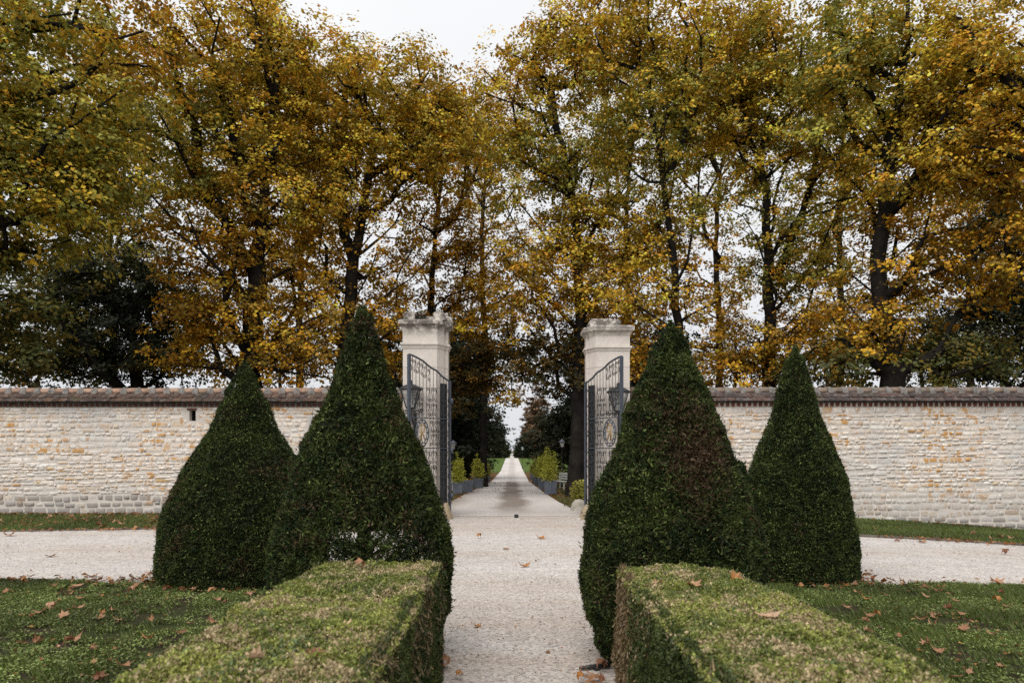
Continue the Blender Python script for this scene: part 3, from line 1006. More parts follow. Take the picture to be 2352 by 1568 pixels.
TOPC = [(0, 3.04), (.07, 3.06), (.21, 3.13), (.30, 3.21), (.37, 3.25), (.40, 3.255), (.46, 3.275), (.56, 3.33), (.66, 3.40), (.80, 3.455), (.92, 3.49), (1.0, 3.50)]
def gate_leaf(name, label, hinge, free, zoff):
    fs = 1 if free[0] < hinge[0] else -1           # local side that faces the road
    L = math.hypot(free[0] - hinge[0], free[1] - hinge[1])
    rz = math.atan2(free[1] - hinge[1], free[0] - hinge[0])
    G = thing(name, label, 'gate', (hinge[0], hinge[1], 0), rz)
    top = lambda u: float(np.interp(u / L, [p[0] for p in TOPC], [p[1] for p in TOPC])) + zoff
    MB().box(-.02, .028, -.022, .022, .06, top(0)).build('stile', MAT['iron'], G)
    MB().box(L - .036, L + .02, -.03, .03, .05, top(L)).build('stile', MAT['iron'], G)
    uu = np.linspace(.0, L, 26)
    MB().tube([(u, 0, top(u)) for u in uu], .021, 6).build('top_rail', MAT['iron'], G, smooth=True)
    for z in (.10, 1.56, 2.20):
        MB().box(.03, L - .038, -.014, .014, z - .011, z + .011).build('cross_rail', MAT['iron'], G)
    nb = 11
    us = [L * (i + 1) / (nb + 1) for i in range(nb)]
    for i, u in enumerate(us):
        if .52 * L < u < .86 * L:
            for a, b in ((.112, 1.548), (2.212, top(u) - .015)):
                MB().tube([(u, 0, a), (u, 0, b)],  .0062, 5).build('bar', MAT['iron_dark'], G)
        else:
            MB().tube([(u, 0, .112), (u, 0, top(u) - .015)],  .0062, 5).build('bar', MAT['iron_dark'], G)
    # paired scrolls between the bars, in rows
    w = L / (nb + 1)
    sc = {}
    def scroll(u, z, h, mir):
        key = (round(h, 2), mir)
        if key not in sc:
            p = s_scroll(h, w * .8)
            if mir:
                p = p * np.array([-1, 1, 1])
            sc[key] = MB().tube(p, .0062, 5).mesh('scroll', MAT['iron_dark'], True)
        ob('scroll', sc[key], G, (u, .012 * fs, z))
    for i in range(nb + 1):
        u = w * (i + .5)
        for z, h in ((.30, .28), (.60, .28), (1.04, .30), (1.36, .28), (2.38, .28), (2.70, .30)):
            if i % 4 != 3:
                scroll(u, z, h, i % 2 == 1)
        zt = top(u)
        if zt - 3.02 > .26:
            scroll(u, zt - .20, .26, i % 2 == 1)
        if not (.50 * L < u < .88 * L):
            scroll(u, 1.74, .26, i % 2 == 1)
            scroll(u, 2.02, .26, i % 2 == 0)
    # oval medallion with monogram
    cu, cz = L * .69, 1.88
    a, b = .185, .285
    ang = np.linspace(0, 2 * math.pi, 37)
    M = MB()
    M.tube([(cu + a * math.cos(t), fs * .005, cz + b * math.sin(t)) for t in ang], .014, 6, False)
    M.tube([(cu + a * .72 * math.cos(t), fs * .005, cz + b * .77 * math.sin(t)) for t in ang], .010, 6, False)
    M.build('medallion', MAT['iron'], G, smooth=True)
    for k in range(12):
        t = 2 * math.pi * k / 12
        MB().lathe([(.004, -.018), (.016, -.009), (.019, 0), (.016, .009), (.004, .018)], 8).build('ball', MAT['iron'], G, smooth=True, loc=(cu + a * .86 * math.cos(t), fs * .005, cz + b * .88 * math.sin(t)))
    R = MB()
    q = lambda pts: [(cu - x, fs * .012, cz + z) for x, z in pts]        # u runs away from the hinge: the letter reads from the road on the left leaf
    R.tube(q([(-.03, -.17), (-.025, 0), (-.03, .17)]), .013, 6)
    R.tube(q([(-.055, .16), (.0, .18), (.05, .165), (.075, .115), (.06, .06), (.02, .02), (-.027, .005)]), .013, 6)
    R.tube(q([(-.01, .015), (.03, -.05), (.055, -.12), (.09, -.17)]), .013, 6)
    R.tube(q([(-.027, .02), (-.06, -.06), (-.075, -.15), (-.055, -.165)]), .009, 6)
    R.build('monogram', MAT['brass'], G, smooth=True)
    # dark plate and back bar on the hinge side
    P = MB()
    P.box(.035, .24, *sorted((-fs * .05, -fs * .07)), .12, 2.98 + zoff)
    P.build('back_plate', MAT['iron_dark'], G)
    for u in (.06, .15):
        MB().box(u - .012, u + .012, *sorted((-fs * .035, -fs * .049)), .12, 2.97 + zoff).build('back_bar', MAT['iron'], G)
    for z in (.5, 1.5, 2.6):
        MB().lathe([(.028, z - .06), (.03, z), (.028, z + .06)], 10, (-.03, .035)).build('hinge', MAT['iron'], G, smooth=True)
    return G
gate_leaf('gate_leaf', 'open wrought iron gate leaf with scrolls and monogram oval, standing before the left pillar', (-1.375, 15.10), (-2.14, 14.15), 0.0)
gate_leaf('gate_leaf', 'open wrought iron gate leaf with scrolls and monogram oval, standing before the right pillar', (1.625, 15.10), (2.275, 14.15), -.04)

# ------------------------------------------------------------------ wall lanterns on the pillars
def wall_lantern(name, label, x, z, y):
    Lm = thing(name, label, 'lantern', (x, y, z))
    for sgn in (-1, 1):
        for t in (-1, 1):
            MB().tube([(sgn * .19, t * .19, 0), (sgn * .085, t * .085, -.40)], .013, 5).build('frame_bar', MAT['iron_dark'], Lm)
    MB().prism([(-.075, -.075), (.075, -.075), (.075, .075), (-.075, .075)], -.39, -.02, [(-.17, -.17), (.17, -.17), (.17, .17), (-.17, .17)]).build('glass', MAT['glass'], Lm)
    MB().lathe([(.02, -.01), (.25, -.015), (.265, 0), (.245, .03), (.15, .085), (.06, .12), (.035, .15), (.05, .175), (.02, .21)], 16).build('cap', MAT['iron_dark'], Lm, smooth=True)
    MB().lathe([(.03, -.46), (.06, -.43), (.11, -.41), (.11, -.395), (.02, -.39)], 12).build('base_ring', MAT['iron_dark'], Lm, smooth=True)
    for sgn in (-1, 1):
        p = s_scroll(.24, .085) @ np.array([[0, 0, 1.0], [0, 1, 0], [1, 0, 0]])
        MB().tube(p * np.array([sgn, 1, 1]) + np.array([sgn * .16, 0, -.47]), .011, 5).build('scroll', MAT['iron_dark'], Lm, smooth=True)
    br = MB()
    br.tube([(0, 0, -.43), (.02, .02, -.60), (.05, .10, -.75), (.06, .22, -.82)], .022, 6)
    br.tube([(.06, .235, -.5), (.06, .235, -1.12)], .042, 6)
    br.build('bracket', MAT['iron_dark'], Lm, smooth=True)
    return Lm
wall_lantern('wall_lantern', 'black iron lantern with scrolled foot on the left gate pillar', -2.22, 2.84, 14.94)
wall_lantern('wall_lantern', 'black iron lantern on the right gate pillar, half behind the clipped yew', 2.33, 2.78, 14.94)

# guard stones, boulder, gate stop, ground spot
def lump(name, label, cat, x, y, rx, ry, h, mat, seed, lean=0.0, taper=.4, parent=None):
    r = np.random.default_rng(seed)
    k, lv = 12, [0, .25, .5, .75, .93, 1.0]
    v, f = [], []
    for j, t in enumerate(lv):
        s = (1 - t * (1 - taper)) if t < .9 else (taper * (.75 if t < .97 else .3))
        for i in range(k):
            a = 2 * math.pi * i / k
            q = s * (1 + r.normal(0, .055))
            v.append((rx * q * math.cos(a) + lean * t, ry * q * math.sin(a), h * t + (r.normal(0, .01) if 0 < t < 1 else 0) - (.04 if j == 0 else 0)))
    for j in range(len(lv) - 1):
        for i in range(k):
            f.append((j * k + i, j * k + (i + 1) % k, (j + 1) * k + (i + 1) % k, (j + 1) * k + i))
    f.append(tuple((len(lv) - 1) * k + i for i in range(k)))
    o = ob(name, make_mesh(name, v, f, mat, smooth=True), loc=(x, y, float(gz(x, y))))
    return tag(o, label, cat)
lump('guard_stone', 'worn tan guard stone at the foot of the left gate pillar', 'guard stone', -1.43, 15.02, .15, .2, .37, MAT['guard'], 1, -.04, .45)
lump('guard_stone', 'worn tan guard stone at the foot of the right gate pillar', 'guard stone', 1.60, 14.97, .15, .2, .33, MAT['guard'], 2, .05, .5)
lump('boulder', 'rounded grey boulder on the grass behind the right gate pillar', 'boulder', PX(1331, 17.6), 17.6, .26, .2, .3, MAT['rock'], 3, 0, .55)
lump('small_stone', 'small pale stone on the gravel beside the right guard stone', 'stone', 1.43, 14.7, .07, .06, .06, MAT['rock'], 4, 0, .6)
gs = thing('gate_stop', 'small black iron gate stop in the middle of the gravel opening', 'gate stop', (PX(1186, 14.9), 14.9, .008))
MB().box(-.045, .045, -.04, .04, .03, .105).build('stop_block', MAT['iron_dark'], gs)
MB().lathe([(.14, -.01), (.13, .02), (.08, .033)], 14).build('base_plate', MAT['rock'], gs)
sp = thing('ground_spotlight', 'small black ground spotlight lying on gravel at the foot of the right front yew', 'spotlight', (.555, 4.66, .012), math.radians(14))
MB().tube([(-.10, 0, .014), (-.02, 0, .018), (.12, 0, .022)], [.010, .015, .018], 10).build('lamp_body', MAT['iron_dark'], sp, smooth=True)
MB().box(.0, .03, -.03, .03, -.01, .02).build('mount', MAT['iron_dark'], sp)
# ------------------------------------------------------------------ clipped yews
def yew(name, label, key, n, spr, seed, brown=0.12, holes=False, brown_at=None, rough=1.0):
    ax, Y, prof = YEWS[key]
    zz = np.array([max(.02, PZ(p[0], Y)) for p in prof])[::-1]
    rr = np.array([p[1] * Y / F for p in prof])[::-1]
    if holes:                                        # front pair: foot reaches the ground at their near side
        zz = np.concatenate([[.03], zz[zz > .16]])
        rr = np.concatenate([[rr[0] * .92], rr[-(len(zz) - 1):]])
    X = PX(ax, Y)
    T = thing(name, label, 'topiary', (X, Y, 0.0))
    r = np.random.default_rng(seed)
    # dark twiggy core
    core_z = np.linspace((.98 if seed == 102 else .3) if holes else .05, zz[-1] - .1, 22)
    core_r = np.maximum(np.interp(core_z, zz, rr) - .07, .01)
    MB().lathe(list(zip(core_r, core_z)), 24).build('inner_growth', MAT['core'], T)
    st = MB()
    st.tube([(0, 0, -.05), (.02, 0, .5), (0, .02, 1.3)], [.075, .06, .04], 8)
    for k in range(26 if holes else 8):
        a = r.uniform(0, 6.28)
        z0 = r.uniform(.25, .8)
        R = np.interp(z0 + .25, zz, rr) * r.uniform(.6, .95)
        st.tube([(0, 0, z0), (R * .5 * math.cos(a), R * .5 * math.sin(a), z0 + .1), (R * math.cos(a + .2), R * math.sin(a + .2), z0 + r.uniform(.12, .4))], [.018, .012, .005], 5)
    st.build('trunk', MAT['twig'], T)
    # needle sprigs over the clipped surface
    zs = np.linspace(zz[0], zz[-1], 400)
    rs = np.interp(zs, zz, rr)
    cw = np.cumsum(rs + .015)
    z = np.interp(r.uniform(0, cw[-1], n), cw, zs)
    R = np.interp(z, zz, rr)
    th = np.where(r.uniform(0, 1, n) < .30, r.uniform(0, np.pi, n), r.uniform(np.pi, 2 * np.pi, n))      # thinner on the far side
    out = np.stack([np.cos(th), np.sin(th), np.zeros(n)], 1)
    slope = np.interp(z, zs, np.gradient(rs, zs))
    nrm = unit(out - np.array([0, 0, 1]) * slope[:, None] * .9)
    S = np.stack([out[:, 0] * R, out[:, 1] * R, z], 1)
    lump_ = (snoise(S, 1.1, seed + 1, 14) * .5 + snoise(S, 4.0, seed + 2, 14) * .55 + snoise(S, 9, seed + 9, 14) * .55) * rough
    depth = np.abs(r.normal(0, 1, n)) * spr * .85 - lump_ * spr * .65
    S = S - nrm * depth[:, None]
    strag = r.uniform(0, 1, n) < .012
    S[strag] += nrm[strag] * r.uniform(.01, .045, (strag.sum(), 1))
    keep = np.ones(n, bool)
    if holes:
        gap = snoise(S, 6.0, seed + 4, 14) * .8 + snoise(S, 13, seed + 5, 14) * .8
        keep &= ~((z > .45) & (z < 1.05) & (gap > (.72 if seed == 102 else 2.0) + np.abs(z - .78) * 2.0) & (np.abs(S[:, 0]) < .44))
    S, nrm, th, depth, z, strag = S[keep], nrm[keep], th[keep], depth[keep], z[keep], strag[keep]
    n = len(S)
    d = unit(nrm * r.uniform(.2, 1, (n, 1)) + r.normal(0, .55, (n, 3)) + np.array([0, 0, .18]))
    side = unit(r.normal(0, 1, (n, 3)))
    nn = unit(side - (side * d).sum(1, keepdims=True) * d)
    L = r.uniform(.7, 1.5, n) * spr
    g = np.clip(1.05 - depth / spr * .12, .6, 1.25)[:, None] * 0 + 1
    mix_ = np.clip(.45 + .3 * snoise(S, 2.2, seed + 6, 14) + .35 * snoise(S, 7, seed + 16, 14) + r.normal(0, .3, n), 0, 1)[:, None]
    tint = np.array([.011, .020, .0065]) * (1 - mix_) + np.array([.046, .062, .015]) * mix_
    tint = tint * np.exp(r.normal(0, .48, (n, 1)))
    tip = r.uniform(0, 1, n) < .07 + .05 * snoise(S, 3, seed + 12)
    tint[tip] = np.array([.16, .19, .055]) * r.uniform(.5, 1.2, (tip.sum(), 1))
    bn = snoise(S, .9, seed + 7) * .8 + .6 * snoise(S, 3, seed + 8) + r.normal(0, .9, n)
    br = bn > (2.15 - brown * 6)
    if brown_at is not None:
        bd = np.linalg.norm((S - np.array(brown_at[:3])) / np.array(brown_at[3:6]), axis=1)
        br |= (bd < 1) & (r.uniform(0, 1, n) < 1.1 * (1.1 - bd)) 
    tint[br] = np.array([.075, .048, .026]) * r.uniform(.45, 1.4, (br.sum(), 1))
    v, f, t = leaf_tris(S, nn, d, L, np.clip(tint, .004, .4), r.uniform(.24, .42, n))
    ob('foliage', make_mesh('foliage', v, f, MAT['yew'], tint=t), T)
    return T
yew('clipped_yew', 'dark green cone yew behind, nearest the left wall, broad and smooth', 'rear_left', 120000, .024, 101, .08)
yew('clipped_yew', 'tallest shaggy cone yew beside the path, rising behind the left hedge', 'front_left', 165000, .0225, 102, .15, True, rough=1.35)
yew('clipped_yew', 'broad cone yew with a brown patch, rising behind the right hedge', 'front_right', 165000, .0225, 103, .12, True, (.10, -.42, 1.48, .30, .5, .36), rough=1.35)
yew('clipped_yew', 'slender smooth dark green cone yew before the right wall', 'rear_right', 105000, .024, 104, .05)

# ------------------------------------------------------------------ box hedges
def hedge(name, label, x0, x1, y0, y1, h, seed, twiggy_side):
    T = thing(name, label, 'hedge', ((x0 + x1) / 2, y1, 0))
    ox, oy = (x0 + x1) / 2, y1
    r = np.random.default_rng(seed)
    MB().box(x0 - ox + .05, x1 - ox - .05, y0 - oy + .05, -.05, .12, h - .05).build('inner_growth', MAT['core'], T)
    # top and sides: n leaves each
    def faceP(n, kind):
        u, w = r.uniform(0, 1, n), r.uniform(0, 1, n)
        if kind == 'top':
            y = y0 + (y1 - y0) * (u ** .9)
            P = np.stack([x0 + (x1 - x0) * w, y, np.full(n, h)], 1)
            N = np.tile([0, 0, 1.0], (n, 1))
        elif kind in ('in', 'out'):
            xx = (x1 if x0 < 0 else x0) if kind == 'in' else (x0 if x0 < 0 else x1)
            P = np.stack([np.full(n, xx), y0 + (y1 - y0) * u, .06 + (h - .06) * w], 1)
            N = np.tile([1.0 if xx == x1 else -1.0, 0, 0], (n, 1))
        else:
            P = np.stack([x0 + (x1 - x0) * u, np.full(n, y1), .06 + (h - .06) * w], 1)
            N = np.tile([0, 1.0, 0], (n, 1))
        return P, N
    Ps, Ns, K = [], [], []
    for i, (kind, n) in enumerate((('top', 95000), ('in', 72000), ('out', 10000), ('back', 6000))):
        P, N = faceP(n, kind)
        P[:, 2] += snoise(P[:, :2], .9, seed + 30, 12) * .01
        Ps.append(P); Ns.append(N); K.append(np.full(n, i))
    P, N, K = np.concatenate(Ps), np.concatenate(Ns), np.concatenate(K)
    n = len(P)
    wob = snoise(P, 1.2, seed + 1) * .012 + snoise(P, 5, seed + 2) * .010 + snoise(P, 13, seed + 3) * .008
    dep = np.abs(r.normal(0, 1, n)) * .022 - wob
    # rounded upper edges
    ed = np.minimum(np.minimum(np.abs(P[:, 0] - x0), np.abs(P[:, 0] - x1)), .06)
    P = P - N * (dep + np.where(K == 0, (.06 - ed) * .35, np.clip(P[:, 2] - h + .06, 0, .06) * .3))[:, None]
    L = r.uniform(.010, .019, n)
    d = unit(N * .55 + r.normal(0, .6, (n, 3)) + np.array([0, 0, .35]))
    nn = unit(np.cross(d, r.normal(0, 1, (n, 3))) + N * .5)
    patch = snoise(P, 1.1, seed + 4, 14) * .7 + snoise(P, 4.5, seed + 5, 14) * .55 + snoise(P, 14, seed + 15, 14) * .35 + r.normal(0, .4, n)
    m = np.clip(.5 + .45 * patch, 0, 1)[:, None]
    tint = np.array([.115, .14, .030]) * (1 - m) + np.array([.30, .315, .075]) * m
    bl = snoise(P, 3, seed + 6) + r.normal(0, .9, n) > 1.5
    tint[bl] = np.array([.13, .17, .07])
    tan = (snoise(P, 2.0, seed + 7, 14) * .9 + .8 * snoise(P, 8, seed + 8, 14) + r.normal(0, .8, n)) > .6
    tint[tan & (K == 0)] = np.array([.42, .33, .19])
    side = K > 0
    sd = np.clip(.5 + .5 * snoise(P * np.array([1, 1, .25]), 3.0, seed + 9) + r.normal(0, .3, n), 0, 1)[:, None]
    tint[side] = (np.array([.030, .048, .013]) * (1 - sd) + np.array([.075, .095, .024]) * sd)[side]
    stem = side & (r.uniform(0, 1, n) < .06 + .13 * snoise(P * np.array([1, 1, .2]), 2.2, seed + 10))
    if twiggy_side:
        stem |= (K == 1) & (P[:, 1] > y1 - .38) & (r.uniform(0, 1, n) < .72)
    tint[stem] = np.array([.20, .14, .075])
    tint = tint * np.exp(r.normal(0, .22, (n, 1)))
    d[stem] = unit(np.stack([r.normal(0, .25, n), r.normal(0, .25, n), np.full(n, 1.0)], 1))[stem]
    L[stem] *= 3.4
    w = np.where(stem, .12, r.uniform(.5, .75, n))
    P = P - np.array([ox, oy, 0])
    tint = np.clip(tint, .01, .7)
    for q, fn, nm in ((K == 0, leaf_quads, 'top_foliage'), (K > 0, leaf_tris, 'side_foliage')):
        v, f, t = fn(P[q], nn[q], d[q], L[q], tint[q], w[q])
        ob(nm, make_mesh(nm, v, f, MAT['box'], tint=t), T)
    st = MB()
    for k in range(40):
        x, y = r.uniform(x0 + .1, x1 - .1), r.uniform(y0 + .1, y1 - .1)
        st.tube([(x - ox, y - oy, -.03), (x - ox + r.normal(0, .03), y - oy + r.normal(0, .03), .3)], .012, 5)
    st.build('stems', MAT['twig'], T)
    return T
hedge('box_hedge', 'low clipped box hedge with mottled green top, left of the gravel path', -1.245, -.44, 1.2, 4.30, .80, 201, False)
hedge('box_hedge', 'low clipped box hedge with brown twiggy near corner, right of the gravel path', .63, 1.38, 1.2, 4.12, .80, 202, True)
# ------------------------------------------------------------------ trees
PAL = {
    'gold':   [(.70, .43, .038), (.60, .345, .030), (.78, .53, .07), (.46, .34, .042), (.55, .27, .025), (.28, .22, .04), (.20, .15, .03)],
    'orange': [(.60, .30, .024), (.48, .22, .020), (.68, .39, .032), (.30, .19, .028), (.24, .125, .020), (.40, .28, .034), (.16, .11, .026)],
    'olive':  [(.37, .31, .045), (.25, .24, .04), (.54, .37, .042), (.17, .175, .035), (.58, .33, .032), (.30, .28, .07)],
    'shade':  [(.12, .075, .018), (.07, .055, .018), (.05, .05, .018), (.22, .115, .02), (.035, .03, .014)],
    'green':  [(.10, .105, .028), (.08, .09, .025), (.15, .12, .028), (.06, .07, .022), (.20, .14, .025), (.10, .105, .04)],
    'dark':   [(.016, .021, .009), (.012, .017, .008), (.022, .026, .011), (.028, .024, .011), (.010, .014, .007), (.018, .024, .010)],
    'pine':   [(.032, .037, .018), (.024, .03, .015), (.043, .045, .02), (.05, .042, .02), (.02, .025, .012), (.035, .042, .018)],
    'brown':  [(.15, .085, .045), (.115, .065, .034), (.18, .105, .055), (.09, .055, .03), (.135, .08, .047), (.07, .055, .028)],
}

def skeleton(trunk, targets, r0, seed, free_from):
    """grow limbs from a trunk line to the target points; returns nodes, parents, radii"""
    r = np.random.default_rng(seed)
    pts, par, plen, dirs = [], [], [], []
    t = np.asarray(trunk, float)
    dense = [t[0]]
    for a, b in zip(t[:-1], t[1:]):
        k = max(1, int(np.linalg.norm(b - a) / .6))
        for i in range(1, k + 1):
            dense.append(a + (b - a) * i / k + r.normal(0, .035, 3) * np.array([1, 1, .2]))
    for i, p in enumerate(dense):
        pts.append(p)
        par.append(i - 1)
        plen.append(0 if i == 0 else plen[-1] + np.linalg.norm(p - pts[-2]))
        dirs.append(np.array([0, 0, 1.0]) if i == 0 else unit(p - pts[-2]))
    ntr = len(dense)
    start = next((i for i, p in enumerate(dense) if p[2] > free_from), ntr - 1)
    allow = [i >= start for i in range(ntr)]
    order = np.argsort([np.min(np.linalg.norm(np.array(dense[start:]) - q, axis=1)) for q in targets])
    tips = []
    for oi in order:
        q = targets[oi]
        A = np.array(pts)
        D = q - A
        dist = np.linalg.norm(D, axis=1)
        al = (D * np.array(dirs)).sum(1) / (dist + 1e-6)
        cost = dist * (1.25 - .45 * al) + .22 * np.array(plen) + np.maximum(0, A[:, 2] - q[2] - .3) * .9
        cost[~np.array(allow)] = 1e9
        j = int(np.argmin(cost))
        p, d0 = pts[j], dirs[j]
        ds = dist[j]
        k = max(1, int(ds / .8))
        c = p + d0 * ds * .38 + np.array([0, 0, ds * .12])
        prev = j
        for i in range(1, k + 1):
            s = i / k
            x = (1 - s) ** 2 * p + 2 * s * (1 - s) * c + s * s * q + (r.normal(0, .09, 3) if i < k else 0)
            pts.append(x)
            par.append(prev)
            plen.append(plen[prev] + np.linalg.norm(x - pts[prev]))
            dirs.append(unit(x - pts[prev]))
            allow.append(True)
            prev = len(pts) - 1
        tips.append(prev)
    pts = np.array(pts)
    w = np.zeros(len(pts))
    for tp in tips:
        w[tp] += .017 ** 2.1
    w[ntr - 1] += 1e-5
    for i in range(len(pts) - 1, 0, -1):
        w[par[i]] += w[i]
    rad = w ** (1 / 2.1)
    s = r0 / rad[0]
    rad = np.maximum(rad * np.where(rad > .05, s, 1 + (s - 1) * (rad / .05)), .008)
    rad = np.where((rad > .02) & (rad < .16), rad * 1.25, rad)
    return pts, np.array(par), rad, ntr, tips

def limb_mesh(pts, par, rad, ntr, minr):
    vs, fs, n = [], [], 0
    for i in range(1, len(pts)):
        if rad[i] < minr:
            continue
        k = 10 if rad[i] > .12 else (6 if rad[i] > .04 else 4)
        a, b = pts[par[i]], pts[i]
        d = unit(b - a)
        ref = np.array([1.0, 0, 0]) if abs(d[0]) < .8 else np.array([0, 1.0, 0])
        u = unit(np.cross(d, ref))
        w = np.cross(d, u)
        ang = np.arange(k) * 2 * np.pi / k
        ra, rb = min(rad[par[i]], rad[i] * 1.25), rad[i]
        if i < ntr:
            ra = rad[par[i]]
        ring = np.cos(ang)[:, None] * u + np.sin(ang)[:, None] * w
        vs.append(a - d * rb * .25 + ring * ra)
        vs.append(b + d * rb * .25 + ring * rb)
        q = np.arange(k)
        fs += [(n + i0, n + (i0 + 1) % k, n + k + (i0 + 1) % k, n + k + i0) for i0 in range(k)]
        n += 2 * k
    return np.concatenate(vs), fs

TREE_STATS = [0]
def tree(name, label, Y, trunk_px, r0, blobs, seed, leaf=.19, cover=2.3, free=None, group=None, spacing=1.0, minr=.010, flare=True, sig=.50, cat='tree', pal_full=True):
    """blobs: (px, row, half width px, half height px, palette[, cover factor]) of the crown, at distance Y"""
    r = np.random.default_rng(seed)
    if leaf < .25 and pal_full:
        leaf, cover = leaf * .74, cover * .93
    X0 = PX(trunk_px[0][0], Y)
    base = np.array([X0, Y, float(gz(X0, Y))])
    tr = [np.array([X0, Y, base[2] - .15])]
    for i, (a, b) in enumerate(trunk_px[1:]):
        tr.append(np.array([PX(a, Y), Y + r.normal(0, .25), PZ(b, Y)]))
    targets, tinfo = [], []
    for bl in blobs:
        cx, cz, rx, rz = PX(bl[0], Y), PZ(bl[1], Y), bl[2] * Y / F, bl[3] * Y / F
        ry = .55 * rx + .45 * rz
        vol = 4.19 * rx * ry * rz
        n = int(np.clip(vol / (1.55 * spacing ** 3), 10, 170))
        got = []
        tries = 0
        while len(got) < n and tries < n * 30:
            tries += 1
            q = r.normal(0, 1, 3)
            q = q / np.linalg.norm(q) * r.uniform(0, 1) ** .42
            q = np.array([cx + q[0] * rx, Y + q[1] * ry, cz + q[2] * rz])
            if q[2] < base[2] + 1.0:
                continue
            if got and np.min(np.linalg.norm(np.array(got) - q, axis=1)) < .8 * spacing:
                continue
            got.append(q)
        la = .0058 * (leaf / .19) ** 2 * (F / Y) ** 2
        nl = cover * (bl[5] if len(bl) > 5 else 1) * math.pi * bl[2] * bl[3] / la
        for q in got:
            targets.append(q)
            tinfo.append((bl[4], nl / max(1, len(got))))
    targets = np.array(targets)
    pts, par, rad, ntr, tips = skeleton(tr, targets, r0, seed + 1, free if free is not None else base[2] + 3.2)
    if flare:
        for i in range(ntr):
            rad[i] *= 1 - .45 * i / ntr
            hgt = pts[i][2] - base[2]
            rad[i] *= 1 + .45 * math.exp(-max(0, hgt) / .5)
    T = thing(name, label, cat, tuple(base), 0, group)
    v, f = limb_mesh(pts, par, rad, ntr, minr)
    ob('trunk', make_mesh('trunk', v - base, f, MAT['bark'], smooth=True), T)
    # leaves in clumps round every tip
    Pl, Tl, Cl = [], [], []
    mean_z = targets[:, 2].mean()
    for q, (pal, nl) in zip(targets, tinfo):
        n = int(nl * math.exp(r.normal(0, .38)))
        if n < 3:
            continue
        s = sig * spacing * math.exp(r.normal(0, .15))
        m = max(2, int(n / 28))                              # small sprays inside each clump
        cen = r.normal(0, 1, (m, 3)) * np.array([s, s, s * .62])
        k = r.integers(0, m, n)
        P = q + cen[k] + r.normal(0, 1, (n, 3)) * np.array([.20, .20, .11]) * (leaf / .19) ** .5
        P[:, 2] -= .05 * s
        pa = np.array(PAL[pal])
        hue = r.integers(0, len(pa), m)
        own = r.uniform(0, 1, n) < .35
        ci = np.where(own, r.integers(0, len(pa), n), hue[k])
        cl = pa[ci] * np.exp(r.normal(0, .12)) * np.exp(r.normal(0, .2, (n, 1)))
        Pl.append(P)
        Tl.append(cl)
        Cl.append(np.tile(q, (n, 1)) - np.array([0, 0, .35 * s]))
    P, Tt, Cc = np.concatenate(Pl), np.concatenate(Tl), np.concatenate(Cl)
    ok = P[:, 2] > base[2] + .4
    P, Tt, Cc = P[ok], Tt[ok], Cc[ok]
    n = len(P)
    nn = unit(unit(P - Cc) * .75 + np.stack([r.normal(0, .42, n), r.normal(0, .42, n), np.abs(r.normal(0, .3, n)) + .40], 1))      # leaves face out of their clump and up
    dd = np.stack([r.normal(0, 1, n), r.normal(0, 1, n), r.normal(-.5, .5, n)], 1)
    L = leaf * .88 * r.uniform(.65, 1.3, n)
    if pal_full:
        v, f, t = leaf_quads(P - base, nn, dd, L, np.clip(Tt, .005, .7), r.uniform(.65, 1.0, n), r.uniform(-.05, .22, n)[:, None])
    else:
        v, f, t = leaf_tris(P - base, nn, dd, L, np.clip(Tt, .005, .7), r.uniform(.5, .8, n))
    ob('crown', make_mesh('crown', v, f, MAT['leaf'], tint=t), T)
    TREE_STATS[0] += n
    return T

GR = 'plane trees standing in a row behind the wall'
tree('plane_tree', 'large olive green plane tree filling the upper left corner', 19,
     [(-190, 1200), (-180, 800), (-150, 560), (-60, 330), (20, 120)], .42,
     [(60, 200, 260, 260, 'olive', 1.35), (-30, 420, 250, 200, 'olive', 1.40), (200, 400, 120, 130, 'olive', 1.10), (-20, 690, 130, 140, 'green', 1.40), (270, 60, 110, 110, 'orange', 0.70), (20, 560, 100, 60, 'olive', 0.56), (30, 810, 90, 60, 'green', 1.00)],
     301, .18, 1.6, group=GR)
tree('plane_tree', 'low dark green tree with thick forked trunk behind the left wall', 30,
     [(318, 1180), (316, 900), (310, 780), (285, 660)], .42,
     [(290, 710, 190, 150, 'dark', 1.20), (250, 640, 170, 90, 'green', 0.80), (160, 800, 130, 70, 'green', 1.00), (400, 800, 110, 60, 'green', 1.00), (250, 840, 160, 36, 'dark', 0.80), (150, 640, 110, 60, 'green', 0.50)],
     302, .19, 2.3, free=3.2, group=GR)
tree('plane_tree', 'tall orange leaved plane tree with stout dark trunk behind the left rear yew', 24,
     [(576, 1180), (580, 850), (590, 660), (606, 500), (622, 330), (640, 150)], .46,
     [(560, 150, 180, 180, 'gold', 1.00), (430, 330, 170, 170, 'olive', 1.00), (640, 400, 140, 150, 'gold', 0.80), (540, 540, 190, 130, 'orange', 0.94), (620, 720, 160, 120, 'orange', 0.74), (470, 690, 120, 90, 'orange', 0.74), (690, 830, 120, 55, 'orange', 0.70), (420, 150, 130, 130, 'orange', 0.70), (600, 100, 90, 90, 'gold', 0.80), (480, 825, 110, 42, 'orange', 0.90)],
     303, .18, 1.9, group=GR)
